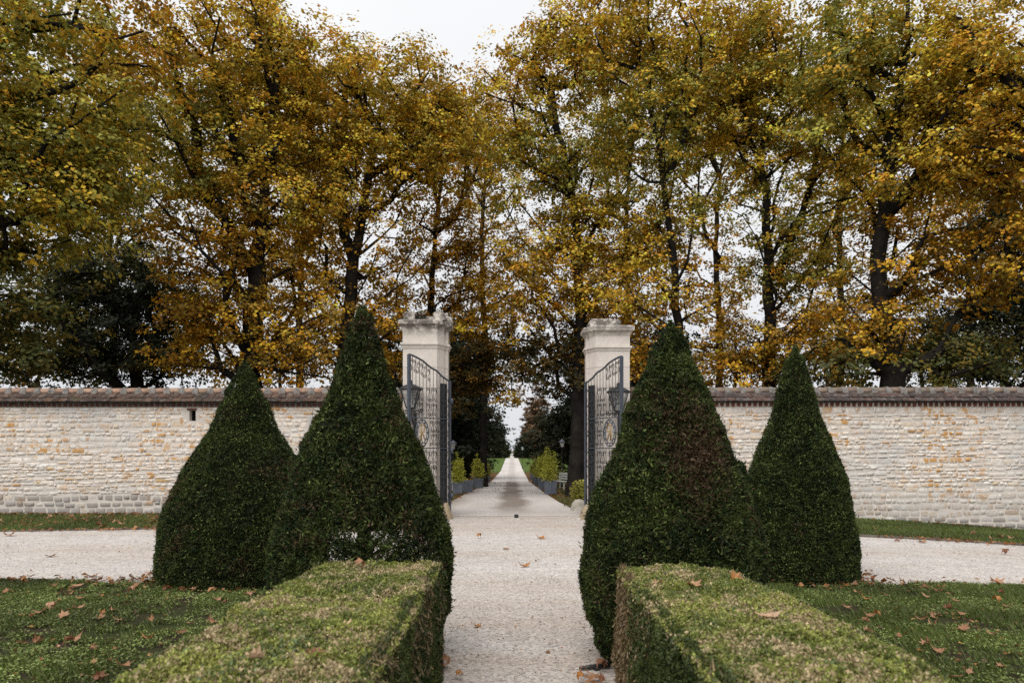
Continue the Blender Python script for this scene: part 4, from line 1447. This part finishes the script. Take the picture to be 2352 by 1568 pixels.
tree('plane_tree', 'tall golden plane tree rising behind the left front yew', 26,
     [(786, 1180), (796, 820), (808, 640), (830, 500), (848, 400), (880, 230)], .34,
     [(870, 245, 190, 150, 'gold', 1.00), (740, 215, 120, 150, 'gold', 1.00), (990, 280, 110, 150, 'gold', 1.00), (840, 400, 180, 110, 'gold', 0.85), (740, 520, 110, 120, 'orange', 0.70), (760, 720, 120, 120, 'orange', 0.74), (900, 580, 90, 70, 'orange', 0.42), (880, 760, 80, 100, 'orange', 0.74)],
     304, .18, 1.85, group=GR)
tree('plane_tree', 'slim plane tree with reaching branches above the left gate pillar', 31,
     [(984, 1180), (986, 800), (992, 640), (1000, 500), (1020, 380)], .24,
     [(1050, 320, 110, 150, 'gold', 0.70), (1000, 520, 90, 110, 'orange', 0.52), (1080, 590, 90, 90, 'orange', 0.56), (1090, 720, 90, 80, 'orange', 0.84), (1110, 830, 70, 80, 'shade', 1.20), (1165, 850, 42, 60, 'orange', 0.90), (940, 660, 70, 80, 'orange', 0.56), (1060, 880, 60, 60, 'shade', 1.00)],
     305, .18, 1.9, free=5.0, group=GR)
tree('plane_tree', 'bright golden plane tree above the right gate pillar', 27,
     [(1322, 1180), (1330, 800), (1328, 620), (1318, 470), (1290, 350), (1270, 250)], .32,
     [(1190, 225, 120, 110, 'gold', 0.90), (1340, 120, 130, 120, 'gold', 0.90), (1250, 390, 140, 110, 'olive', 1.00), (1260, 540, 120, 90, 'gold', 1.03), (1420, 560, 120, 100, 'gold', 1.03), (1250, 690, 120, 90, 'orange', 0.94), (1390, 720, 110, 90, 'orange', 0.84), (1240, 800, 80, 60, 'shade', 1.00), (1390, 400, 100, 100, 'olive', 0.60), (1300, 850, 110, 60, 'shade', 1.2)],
     306, .18, 1.9, group=GR)
tree('plane_tree', 'tall olive gold plane tree with bare slim trunk behind the right front yew', 25,
     [(1580, 1180), (1570, 860), (1556, 700), (1544, 560), (1524, 420), (1500, 280)], .22,
     [(1440, 70, 140, 120, 'gold', 1.00), (1500, 280, 140, 130, 'olive', 0.90), (1560, 130, 110, 120, 'gold', 0.80), (1560, 440, 90, 110, 'olive', 0.56), (1480, 660, 90, 80, 'gold', 0.66), (1610, 660, 80, 100, 'orange', 0.42), (1500, 800, 80, 60, 'orange', 0.80), (1620, 830, 70, 50, 'orange', 0.50)],
     307, .18, 1.9, free=5.5, group=GR)
t8 = [(1768, 1180), (1772, 880), (1768, 640), (1752, 450), (1730, 330), (1690, 180)]
tree('plane_tree', 'forked golden plane tree behind the right rear yew', 26, t8, .30,
     [(1660, 130, 150, 140, 'gold', 1.00), (1800, 180, 160, 170, 'olive', 1.00), (1700, 330, 130, 110, 'gold', 0.70), (1880, 400, 110, 150, 'olive', 0.70), (1820, 620, 150, 90, 'olive', 0.74), (1700, 800, 110, 60, 'orange', 0.80), (1880, 760, 140, 90, 'orange', 0.84), (1760, 500, 130, 90, 'olive', 0.47), (1690, 850, 120, 36, 'orange', 0.90), (1860, 845, 110, 42, 'green', 1.00)],
     308, .18, 1.9, group=GR)
tree('plane_tree', 'stout plane tree with orange lower leaves, trunk showing right of the right rear yew', 22,
     [(2036, 1180), (2038, 860), (2028, 640), (2026, 450), (2040, 300), (2060, 120)], .42,
     [(2000, 120, 150, 150, 'olive', 1.00), (2150, 220, 140, 160, 'gold', 1.00), (2080, 400, 150, 120, 'gold', 0.90), (2100, 570, 140, 100, 'orange', 0.84), (2150, 690, 130, 80, 'orange', 0.84), (1980, 700, 100, 80, 'orange', 0.66), (2000, 790, 130, 50, 'orange', 0.60), (1920, 220, 90, 130, 'olive', 0.70), (2220, 810, 110, 50, 'green', 1.10), (1950, 845, 100, 36, 'green', 0.90), (2130, 850, 120, 32, 'green', 1.00)],
     309, .18, 1.85, group=GR)
tree('plane_tree', 'large golden orange plane tree filling the upper right corner', 20,
     [(2560, 1180), (2550, 800), (2520, 560), (2440, 330), (2380, 150)], .42,
     [(2290, 110, 180, 160, 'gold', 1.00), (2400, 320, 170, 180, 'orange', 1.00), (2270, 330, 120, 130, 'gold', 0.80), (2390, 560, 130, 120, 'orange', 0.66)],
     310, .18, 1.9, group=GR)
tree('plane_tree', 'low dark green tree at the far right behind the wall', 32,
     [(2320, 1180), (2316, 900), (2300, 800)], .30,
     [(2290, 760, 150, 110, 'dark', 1.50), (2330, 560, 90, 150, 'dark', 1.40), (2180, 830, 130, 46, 'green', 1.00), (2360, 850, 90, 40, 'dark', 1.00)],
     311, .19, 2.3, free=2.8, group=GR)
# second row, seen through the first
GR2 = 'plane trees of the second row'
back = [('left of all, between the corner tree and the orange one', 250, [(250, 300, 170, 230, 'olive', 0.80), (330, 500, 120, 100, 'green', 0.60)]),
        ('showing between the orange tree and the golden one on the left', 690, [(690, 330, 130, 220, 'gold', 0.80), (680, 620, 100, 130, 'orange', 0.66)]),
        ('closing the gap over the left pillar', 1110, [(1070, 300, 80, 100, 'gold', 0.80), (1130, 380, 80, 150, 'gold', 0.70), (1150, 640, 60, 120, 'orange', 0.66)]),
        ('between the bright golden tree and the slim trunk on the right', 1440, [(1430, 330, 120, 190, 'olive', 0.70), (1420, 640, 110, 120, 'orange', 0.66)]),
        ('left of the forked tree', 1650, [(1620, 300, 110, 230, 'olive', 0.70), (1640, 640, 90, 110, 'orange', 0.42)]),
        ('between the forked tree and the stout one', 1930, [(1930, 330, 110, 230, 'olive', 0.80), (1930, 620, 110, 120, 'orange', 0.56)]),
        ('between the stout tree and the right corner', 2230, [(2230, 480, 140, 170, 'orange', 0.74), (2240, 220, 120, 150, 'gold', 0.80)])]
for i, (where, px, bl) in enumerate(back):
    tree('plane_tree', 'second row plane tree ' + where, 37 + (i * 7 % 5), [(px, 1130), (px + 3, 760), (px - 4, 560), (px + 6, 380)], .24, bl, 330 + i * 3, .22, 1.5, free=5.5, group=GR2, spacing=1.35, minr=.02)

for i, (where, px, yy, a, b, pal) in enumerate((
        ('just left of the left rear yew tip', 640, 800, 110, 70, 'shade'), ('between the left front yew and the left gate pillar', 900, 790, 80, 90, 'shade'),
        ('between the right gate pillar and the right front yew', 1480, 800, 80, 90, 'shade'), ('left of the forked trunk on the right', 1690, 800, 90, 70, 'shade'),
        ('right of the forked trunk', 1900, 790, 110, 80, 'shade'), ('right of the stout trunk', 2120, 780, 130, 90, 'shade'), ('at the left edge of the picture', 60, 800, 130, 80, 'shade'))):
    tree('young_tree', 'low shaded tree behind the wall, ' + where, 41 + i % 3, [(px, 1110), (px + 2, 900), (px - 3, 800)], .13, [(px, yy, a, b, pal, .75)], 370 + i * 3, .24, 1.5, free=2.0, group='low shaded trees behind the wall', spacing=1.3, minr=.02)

# avenue: dark evergreens beside the drive, brown columns, far woods
def avenue_tree(label, X, Y, h, rr, pal, seed, low=1.4, group=None, leaf=.2, cover=2.6, name='evergreen_tree', sp=1.3, sig=.62):
    px = 1176 + X * F / Y
    g = float(gz(X, Y))
    row = lambda z: HOR - (z + g - EYE) * F / Y
    zc = (low + h) / 2
    bl = [(px, row(low + (h - low) * .3), rr * F / Y, (h - low) * .33 * F / Y, pal), (px, row(low + (h - low) * .68), rr * .72 * F / Y, (h - low) * .34 * F / Y, pal)]
    return tree(name, label, Y, [(px, row(0)), (px, row(h * .3)), (px + 1, row(h * .85))], .16 + h * .01, bl, seed, leaf, cover, free=g + low, group=group, spacing=sp, minr=.02, sig=sig, pal_full=False)
GA = 'dark evergreens beside the drive'
for i, (X, Y, h, rr, pal, lb) in enumerate([
        (-4.6, 43, 11, 2.7, 'dark', 'nearest dark evergreen left of the drive, beside the first planters'),
        (-4.1, 52, 12, 2.6, 'dark', 'second dark evergreen left of the drive, over the planters'),
        (-9.0, 46, 11, 3.0, 'dark', 'dark evergreen left of the drive, standing back behind the white bench'),
        (-4.3, 66, 13, 2.6, 'pine', 'farthest dark evergreen left of the drive, before the bright lawn'),
        (5.6, 44.5, 11, 2.8, 'dark', 'nearest dark evergreen right of the drive, behind the tall bamboo'),
        (5.9, 53, 12, 2.6, 'dark', 'second dark evergreen right of the drive, over the planters'),
        (9.6, 46, 11, 3.2, 'dark', 'dark evergreen right of the drive, behind the lamp posts'),
        (9.0, 60, 12, 3.2, 'dark', 'dark evergreen right of the drive, deep in the shade'),
        (4.6, 66, 6.6, 2.4, 'pine', 'farthest dark evergreen right of the drive, before the bright lawn')]):
    avenue_tree(lb, X, Y, h, rr, pal, 400 + 2 * i, .8, GA, .22, 3.0, sp=1.25)
GB = 'tall brown trees lining the far drive'
for i, Y in enumerate((176, 200, 228, 262, 310, 380)):
    avenue_tree('tall brown columnar tree right of the far drive, %s from the lawn' % ('first', 'second', 'third', 'fourth', 'fifth', 'sixth')[i], 6.9, Y, 20.5, 2.7, 'brown', 440 + 2 * i, 1.5, GB, .55, 2.6, 'columnar_tree', 2.2, .5)
GC = 'dark trees at the edge of the far wood'
k = 0
ROWS = ('first', 'second', 'third', 'fourth', 'fifth', 'sixth', 'seventh', 'eighth')
for rowi, Y in enumerate((174, 190, 215, 250, 300, 380, 520, 700)):
    for X in (-4.4, -9.5, -15, 4.1, 10, 16):
        if abs(X) > 12 and Y > 260:
            continue
        avenue_tree('dark far wood tree %s of the drive, %s row from the lawn, %s' % ('left' if X < 0 else 'right', ROWS[rowi], 'edging the drive' if abs(X) < 6 else ('one step back' if abs(X) < 12 else 'farthest back')), X + random.uniform(-.3, .3), Y + random.uniform(-4, 4),
                    random.uniform(9, 13) if X < 0 else random.uniform(7, 10), 2.7, 'pine' if k % 3 else 'dark', 460 + 2 * k, .3, GC, .5, 2.0, 'wood_tree', 2.0, .5)
        k += 1
# ------------------------------------------------------------------ planters with bamboo, benches, lamp posts, yellow shrub
def bamboo_planter(label, x, y, s, h, seed, plant=True, pale=False):
    r = np.random.default_rng(seed)
    T = thing('planter', label, 'planter', (x, y, float(gz(x, y))), r.uniform(-.12, .12), 'grey planters along the drive')
    m = MB()
    a, b = s / 2 * .86, s / 2
    q = lambda e: [(-e, -e), (e, -e), (e, e), (-e, e)]
    m.prism(q(a), 0, s * 1.05, q(b))
    pot = m.build('pot', MAT['planter'], T)
    rim = MB()
    for (x0, x1, y0, y1) in ((-b - .012, b + .012, -b - .012, -b + .03), (-b - .012, b + .012, b - .03, b + .012), (-b - .012, -b + .03, -b + .031, b - .031), (b - .03, b + .012, -b + .031, b - .031)):
        rim.box(x0, x1, y0, y1, s * 1.05 + .002, s * 1.05 + .05)
    rim.build('rim', MAT['planter'], T)
    MB().box(-b + .04, b - .04, -b + .04, b - .04, s * 1.05 + .001, s * 1.05 + .03).build('soil', MAT['soil'], T)
    if not plant:
        return T
    st = MB()
    Pl, Dl = [], []
    z0 = s * 1.05
    for c in range(20):
        bx, by = r.uniform(-b * .7, b * .7, 2)
        top = z0 + h * max(.3, (1.05 - .75 * math.hypot(bx, by) / b) * r.uniform(.75, 1.0))
        lx, ly = bx + r.normal(0, .10) + bx * .35, by + r.normal(0, .10) + by * .35
        pts = np.array([(bx + (lx - bx) * t * t, by + (ly - by) * t * t, z0 + (top - z0) * t) for t in np.linspace(0, 1, 6)])
        st.tube(pts, np.linspace(.009, .003, 6), 4)
        n = 75
        t = r.uniform(.12, 1.0, n)
        P = np.stack([np.interp(t, np.linspace(0, 1, 6), pts[:, k]) for k in range(3)], 1)
        sp = .14 * (1.1 - t * .85)
        P += r.normal(0, 1, (n, 3)) * np.stack([sp, sp, sp * .5], 1)
        Pl.append(P)
    st.build('canes', MAT['gold_cane'], T)
    P = np.concatenate(Pl)
    n = len(P)
    d = np.stack([r.normal(0, 1, n), r.normal(0, 1, n), r.normal(-.1, .5, n)], 1)
    nn = unit(np.stack([r.normal(0, .6, n), r.normal(0, .6, n), np.ones(n)], 1))
    pal = np.array([(.52, .50, .06), (.42, .43, .05), (.60, .55, .11), (.28, .33, .05)])
    t = pal[r.integers(0, 4, n)] * r.uniform(.7, 1.15, (n, 1)) * (.7 if pale else 1.15)
    v, f, t = leaf_quads(P, nn, d, r.uniform(.10, .19, n), t, .2, .06)
    ob('foliage', make_mesh('foliage', v, f, MAT['gold'], tint=t), T)
    return T
MAT['gold_cane'] = m_simple('bamboo_cane', (.28, .27, .06), (.20, .18, .05), 10, .7, .2)
for (px, Y, s, h, pl, pale, lb) in [
        (1052, 29.5, .44, 1.45, True, False, 'grey planter with yellow bamboo, nearest on the left of the drive'),
        (1075, 31.6, .48, 0, False, False, 'empty looking pale grey planter behind the nearest left bamboo'),
        (1099, 38, .50, 1.6, True, False, 'grey planter with yellow bamboo, second on the left of the drive'),
        (1111, 46, .50, 1.5, True, True, 'grey planter with darker bamboo, third on the left of the drive'),
        (1119, 57, .50, 1.4, True, True, 'grey planter with dark bamboo, farthest on the left of the drive'),
        (1264, 29.0, .50, 1.95, True, False, 'grey planter with the tallest yellow bamboo, nearest on the right of the drive'),
        (1247, 36, .50, 1.75, True, False, 'grey planter with yellow bamboo, second on the right of the drive'),
        (1236, 45, .50, 1.6, True, False, 'grey planter with yellow bamboo, third on the right of the drive'),
        (1229, 55, .50, 1.6, True, True, 'grey planter with darker bamboo, fourth on the right of the drive'),
        (1223, 66, .50, 1.5, True, True, 'grey planter with dark bamboo, farthest on the right of the drive')]:
    bamboo_planter(lb, PX(px, Y), Y, s, h, int(px), pl, pale)

def bench(label, x, y, rz):
    T = thing('bench', label, 'bench', (x, y, float(gz(x, y))), rz)
    for i in range(3):
        MB().box(-.75, .75, -.22 + i * .15, -.10 + i * .15, .42, .455).build('seat_slat', MAT['bench'], T)
    for i in range(3):
        MB().box(-.75, .75, .235, .265, .52 + i * .13, .62 + i * .13).build('back_slat', MAT['bench'], T)
    for sx in (-.68, .68):
        MB().box(sx - .03, sx + .03, -.21, -.15, -.02, .419).build('leg', MAT['bench'], T)
        MB().box(sx - .03, sx + .03, .17, .232, -.02, .88).build('leg', MAT['bench'], T)
        MB().box(sx - .03, sx + .03, -.21, .165, .60, .64).build('armrest', MAT['bench'], T)
    return T
bench('white slatted bench on the grass left of the drive, behind the first bamboo', PX(1040, 34), 34, math.radians(80))
bench('white slatted bench on the grass right of the drive, behind the tall bamboo', PX(1290, 36), 36, math.radians(-70))

def lamp_post(label, x, y, h):
    T = thing('lamp_post', label, 'lamp post', (x, y, float(gz(x, y))), 0, 'lamp posts along the drive')
    MB().lathe([(.09, 0), (.085, .25), (.045, .32), (.035, .6), (.03, h - .5), (.05, h - .46), (.02, h - .42)], 10).build('post', MAT['iron_dark'], T, smooth=True)
    ln = MB().prism([(-.08, -.08), (.08, -.08), (.08, .08), (-.08, .08)], h - .41, h - .12, [(-.14, -.14), (.14, -.14), (.14, .14), (-.14, .14)]).build('lantern_glass', MAT['bench'], T)
    MB().lathe([(.21, h - .118), (.19, h - .08), (.08, h - .01), (.02, h + .06)], 10).build('lantern_cap', MAT['planter'], T, smooth=True)
    for sx in (-1, 1):
        for sy in (-1, 1):
            MB().tube([(sx * .085, sy * .085, h - .41), (sx * .145, sy * .145, h - .12)], .012, 4).build('lantern_bar', MAT['iron_dark'], T)
    return T
for px, Y, row, lb in ((1041, 36, 1013, 'lamp post with white lantern left of the drive, close to the gate'), (1127, 96, 1026, 'small lamp post far down the left of the drive'),
                       (1200, 100, 1026, 'small lamp post far down the right of the drive'), (1291, 40, 1010, 'lamp post with white lantern right of the drive, above the bench'),
                       (1321, 38, 1012, 'lamp post with white lantern right of the drive, nearest the right gate leaf')):
    x = PX(px, Y)
    lamp_post(lb, x, Y, PZ(row, Y) - float(gz(x, Y)))

def shrub(name, label, x, y, rad, h, pal, seed, n, leaf):
    r = np.random.default_rng(seed)
    T = thing(name, label, 'shrub', (x, y, float(gz(x, y))))
    st = MB()
    for k in range(14):
        a = r.uniform(0, 6.28)
        st.tube([(0, 0, -.03), (rad * .4 * math.cos(a), rad * .4 * math.sin(a), h * .4), (rad * .85 * math.cos(a), rad * .85 * math.sin(a), h * r.uniform(.6, .9))], [.012, .008, .004], 5)
    st.build('stems', MAT['twig'], T)
    q = unit(r.normal(0, 1, (n, 3)))
    k = r.uniform(0, 1, (n, 1)) ** .35 * (1 + .2 * snoise(q, .5, seed)[:, None])
    P = q * k * np.array([rad, rad, h * .5]) + np.array([0, 0, h * .53])
    P = P[P[:, 2] > .03]
    n = len(P)
    pa = np.array(pal)
    t = pa[r.integers(0, len(pa), n)] * r.uniform(.7, 1.2, (n, 1))
    nn = unit(np.stack([r.normal(0, .6, n), r.normal(0, .6, n), np.ones(n)], 1))
    v, f, t = leaf_quads(P, nn, r.normal(0, 1, (n, 3)), r.uniform(.7, 1.3, n) * leaf, t, .55, .12)
    ob('foliage', make_mesh('foliage', v, f, MAT['gold'], tint=t), T)
    return T
shrub('yellow_shrub', 'rounded yellow green shrub behind the right gate leaf', PX(1338, 19), 19, .36, .72, [(.45, .40, .07), (.36, .35, .06), (.28, .28, .05)], 601, 1500, .075)
shrub('moss_tuft', 'dark moss tuft growing on top of the left gate pillar between broken stones', -2.05, 15.32, .17, .12, [(.03, .035, .02), (.05, .045, .025)], 602, 700, .03).location.z = 4.42
shrub('garden_shrub', 'leafy dark green shrub right of the drive beneath the lamp posts', PX(1325, 40), 40, .8, .7, [(.07, .12, .03), (.10, .15, .035)], 603, 1300, .11)
shrub('garden_shrub', 'sparse light green shrub behind the right bench', PX(1282, 38), 38.5, .45, 1.7, [(.22, .26, .07), (.16, .2, .05)], 604, 260, .11)

# ------------------------------------------------------------------ fallen plane leaves
def plane_leaf(seed, curl):
    r = np.random.default_rng(seed)
    lob = [(-90, .18), (-62, .30), (-35, .48), (-20, .33), (5, .56), (28, .36), (52, .60), (72, .38), (90, .66), (108, .38), (128, .60), (152, .36), (175, .56), (200, .33), (215, .48), (242, .30)]
    v = [(0, 0, .02)]
    for a, q in lob:
        q *= r.uniform(.88, 1.1)
        a = math.radians(a + r.uniform(-4, 4))
        v.append((q * math.cos(a), q * math.sin(a), 0))
    v = np.array(v)
    m = v * .55
    m[1:, 2] += .01
    V = np.concatenate([v, m[1:]])
    n = len(lob)
    f = []
    for i in range(n):
        j = (i + 1) % n
        f += [(0, n + 1 + i, n + 1 + j), (n + 1 + i, 1 + i, 1 + j, n + 1 + j)]
    bend = r.uniform(.7, 1.2) * curl
    V[:, 2] += bend * (V[:, 0] ** 2) * 1.1 + r.uniform(-.3, .6) * curl * V[:, 1] * V[:, 0] + r.normal(0, .02, len(V))
    if curl > .8:                                     # rolled leaf
        x = V[:, 0].copy()
        R = .26
        V[:, 0] = R * np.sin(x / R * .9)
        V[:, 2] = R * (1 - np.cos(x / R * .9)) * (1 if seed % 2 else -1) + (0 if seed % 2 else .3)
    k = len(V)
    s = [(-.012, -.1, .01), (.012, -.1, .01), (.01, -.62, .05), (-.01, -.62, .05)]
    V = np.concatenate([V, s])
    f.append((k, k + 1, k + 2, k + 3))
    V[:, 2] -= V[:, 2].min() - .02
    return V, f
LV = [plane_leaf(s, c) for s, c in ((1, .3), (2, .55), (3, .75), (4, .9), (5, 1.0), (6, .78))]
LCOL = {'tan': (.43, .235, .135), 'rust': (.20, .085, .04), 'brown': (.33, .165, .085), 'orange': (.40, .175, .05), 'pale': (.56, .37, .24)}
LME = {}
SQ = random.Random(99)
def fallen(label, x, y, z, size, col, var, rz, group=None, tilt=(0, 0)):
    if (var, col) not in LME:
        V, f = LV[var]
        LME[(var, col)] = make_mesh('fallen_leaf', V, f, MAT['dry'], tint=np.tile(LCOL[col], (len(V), 1)))
    o = ob('fallen_leaf', LME[(var, col)], None, (x, y, z), (tilt[0], tilt[1], rz), (size, size * SQ.uniform(.55, .95), size * SQ.uniform(1, 1.7)))
    return tag(o, label, 'leaf', group)
def on_hedge(px, row, h=.80):
    Y = (EYE - h) * F / (row - HOR)
    return PX(px, Y), Y, h - .005
for lb, px, row, s, c, v, rz, tl in [
        ('large curled tan leaf on top of the left hedge, nearest the camera', 590, 1508, .105, 'pale', 4, 2.2, (.15, .2)),
        ('pale tan leaf lying midway on top of the left hedge', 793, 1438, .075, 'pale', 2, 1.2, (.1, -.1)),
        ('small dark brown leaf sunk into the top of the left hedge', 722, 1500, .07, 'rust', 5, .4, (.5, .1)),
        ('reddish leaf at the back end of the left hedge against the yew', 822, 1304, .10, 'brown', 3, .9, (.3, .3)),
        ('flat pale pink leaf lying on the middle of the right hedge', 1764, 1415, .11, 'pale', 0, .2, (.05, 0)),
        ('tan leaf at the back left corner of the right hedge', 1512, 1338, .07, 'tan', 2, 1.9, (.1, .1)),
        ('pair of folded tan leaf lobes at the back of the right hedge beside the yew', 1592, 1342, .10, 'tan', 5, .6, (.2, .1)),
        ('orange leaf standing upright in a twig at the back of the right hedge', 1686, 1326, .085, 'orange', 1, .4, (1.2, .2))]:
    x, y, z = on_hedge(px, row)
    fallen(lb, x, y, z, s, c, v, rz, None, tl)
for lb, px, row, s, c, v, rz in [
        ('curled orange leaf alone in the middle of the gravel before the gate', 1206, 1303, .16, 'orange', 5, .4),
        ('small orange leaf on the gravel near the left of the gate opening', 1102, 1237, .15, 'orange', 3, 1.0),
        ('thin orange leaf on the gravel near the right of the gate opening', 1242, 1238, .19, 'orange', 2, .1),
        ('tiny tan leaf on the gravel between the gate opening and the path', 1163, 1263, .12, 'tan', 1, .9),
        ('small ochre leaf on the left side of the near path', 1097, 1442, .075, 'orange', 2, .7),
        ('brown twisted leaf on the right side of the near path', 1260, 1502, .06, 'brown', 4, 1.2),
        ('dark red upright leaf on the right gravel road near the kerb', 2312, 1273, .2, 'rust', 3, .8),
        ('thin tan leaf on the right gravel road near the lawn', 2290, 1338, .17, 'tan', 2, .1),
        ('brown leaf on the right gravel road, nearest the right rear yew', 2118, 1247, .15, 'brown', 5, .3),
        ('brown leaf by the kerb of the right gravel road', 2062, 1244, .14, 'brown', 1, .9),
        ('brown leaf on the left gravel road beside the lawn edge', 213, 1326, .15, 'rust', 5, .3),
        ('flat tan leaf on the left gravel road beside the left rear yew', 352, 1318, .2, 'tan', 0, .1),
        ('small brown leaf alone in the middle of the left gravel road', 116, 1280, .15, 'rust', 1, .6),
        ('rust brown leaf at the kerb end of the left gravel road', 20, 1232, .2, 'brown', 2, .2)]:
    x, y = PG(px, row)
    g = float(gz(x, y))
    if g < -.02:
        y = (EYE - g) * F / (row - HOR)
        x = PX(px, y)
    fallen(lb, x, y, float(gz(x, y)) + .012, s, c, v, rz, None, (random.uniform(-.15, .15), random.uniform(-.15, .15)))
def leaf_look(col, var, sz):
    return ('small ' if sz < .092 else ('large ' if sz > .115 else '')) + ('flat ', 'wavy ', 'cupped ', 'rolled ', 'curled ', 'bent ')[var] + {'rust': 'rust brown'}.get(col, col)
# drifts at the feet of the hedges
for (cx, cy, grp, lb, n) in ((-.47, 4.62, 'orange leaves heaped at the foot of the left hedge', 'left', 9), (.50, 4.42, 'orange leaves heaped at the foot of the right hedge', 'right', 8)):
    for i in range(n):
        sz, col, var = random.uniform(.09, .13), random.choice(['orange', 'brown', 'rust', 'orange']), random.randrange(6)
        py = random.gauss(0, .13)
        fallen('%s leaf heaped at the %s hedge foot, %s' % (leaf_look(col, var, sz), lb, 'far end' if py > .06 else ('near end' if py < -.06 else 'middle of the heap')), cx + random.gauss(0, .05), cy + py, .015 + i * .004, sz, col, var, random.uniform(0, 6.28), grp, (random.uniform(-.35, .35), random.uniform(-.35, .35)))
def lawn_place(x, y):
    if y > 7.15:
        return 'by the gravel road edge' if abs(x) > 4.4 else 'under the rear yew'
    if abs(x) < 2.15:
        return 'close beside the hedge'
    if abs(x) > y * .62:
        return 'towards the picture edge'
    return 'mid lawn, ' + ('near the rear yew' if y > 6 else 'near the front')
def lawn_leaves(pts, grp, lb, xr, n, seed):
    r = random.Random(seed)
    P = [PG(a, b) for a, b in pts]
    while len(P) < n:
        y = r.uniform(4.3, 7.7)
        x = r.uniform(*xr)
        if abs(x) < 1.45 or abs(x) > y * .78 or (y > 7.1 and abs(abs(x) - 3.3) < 1.05):
            continue
        P.append((x, y))
    for x, y in P:
        col, var, sz = r.choice(['tan', 'brown', 'tan', 'rust', 'brown', 'orange']), r.randrange(6), r.uniform(.075, .13)
        fallen(lb % (leaf_look(col, var, sz), lawn_place(x, y)), x, y, float(gz(x, y)) + r.uniform(.03, .05), sz, col, var, r.uniform(0, 6.28), grp, (r.uniform(-.4, .4), r.uniform(-.4, .4)))
lawn_leaves([(117, 1411), (230, 1424), (178, 1407), (212, 1500), (282, 1545), (48, 1485), (85, 1484), (415, 1467), (438, 1444), (24, 1337), (120, 1352), (257, 1410), (345, 1435), (500, 1385), (520, 1390), (232, 1415), (268, 1432), (180, 1350), (338, 1480), (440, 1362)],
            'fallen leaves on the left lawn', '%s leaf on the left lawn, %s', (-6, -1.5), 46, 81)
lawn_leaves([(1942, 1400), (2015, 1428), (2118, 1435), (2312, 1402), (2276, 1470), (2150, 1424), (1990, 1438), (1970, 1372), (2032, 1372), (2125, 1376), (2155, 1365), (2180, 1405), (2218, 1556), (2130, 1490), (2155, 1505)],
            'fallen leaves on the right lawn', '%s leaf on the right lawn, %s', (1.5, 6), 40, 82)
def verge_leaves(x0, x1, ya, grp, lb, n, seed):
    r = random.Random(seed)
    for i in range(n):
        x = r.uniform(x0, x1)
        y = float(road_back(x)) + r.uniform(.1, ya)
        col, var, sz = r.choice(['tan', 'brown', 'rust']), r.randrange(6), r.uniform(.12, .18)
        d = y - float(road_back(x))
        fallen(lb % (leaf_look(col, var, sz * .7), 'by the kerb' if d < .7 else ('at wall foot' if d > ya * .72 else 'midway to the wall'), 'at picture edge' if abs(x) > 9.6 else ('near the yew' if abs(x) < 8.2 else 'halfway along')), x, y, float(gz(x, y)) + .05, sz, col, var, r.uniform(0, 6.28), grp, (r.uniform(-.3, .3), r.uniform(-.3, .3)))
verge_leaves(-11.5, -6.5, 2.6, 'fallen leaves on the left verge', '%s leaf under the left wall, %s, %s', 34, 83)
verge_leaves(6.5, 11.5, 1.5, 'fallen leaves on the right verge', '%s leaf under the right wall, %s, %s', 12, 84)

print('tree leaves', TREE_STATS[0], 'objects', len(bpy.data.objects))
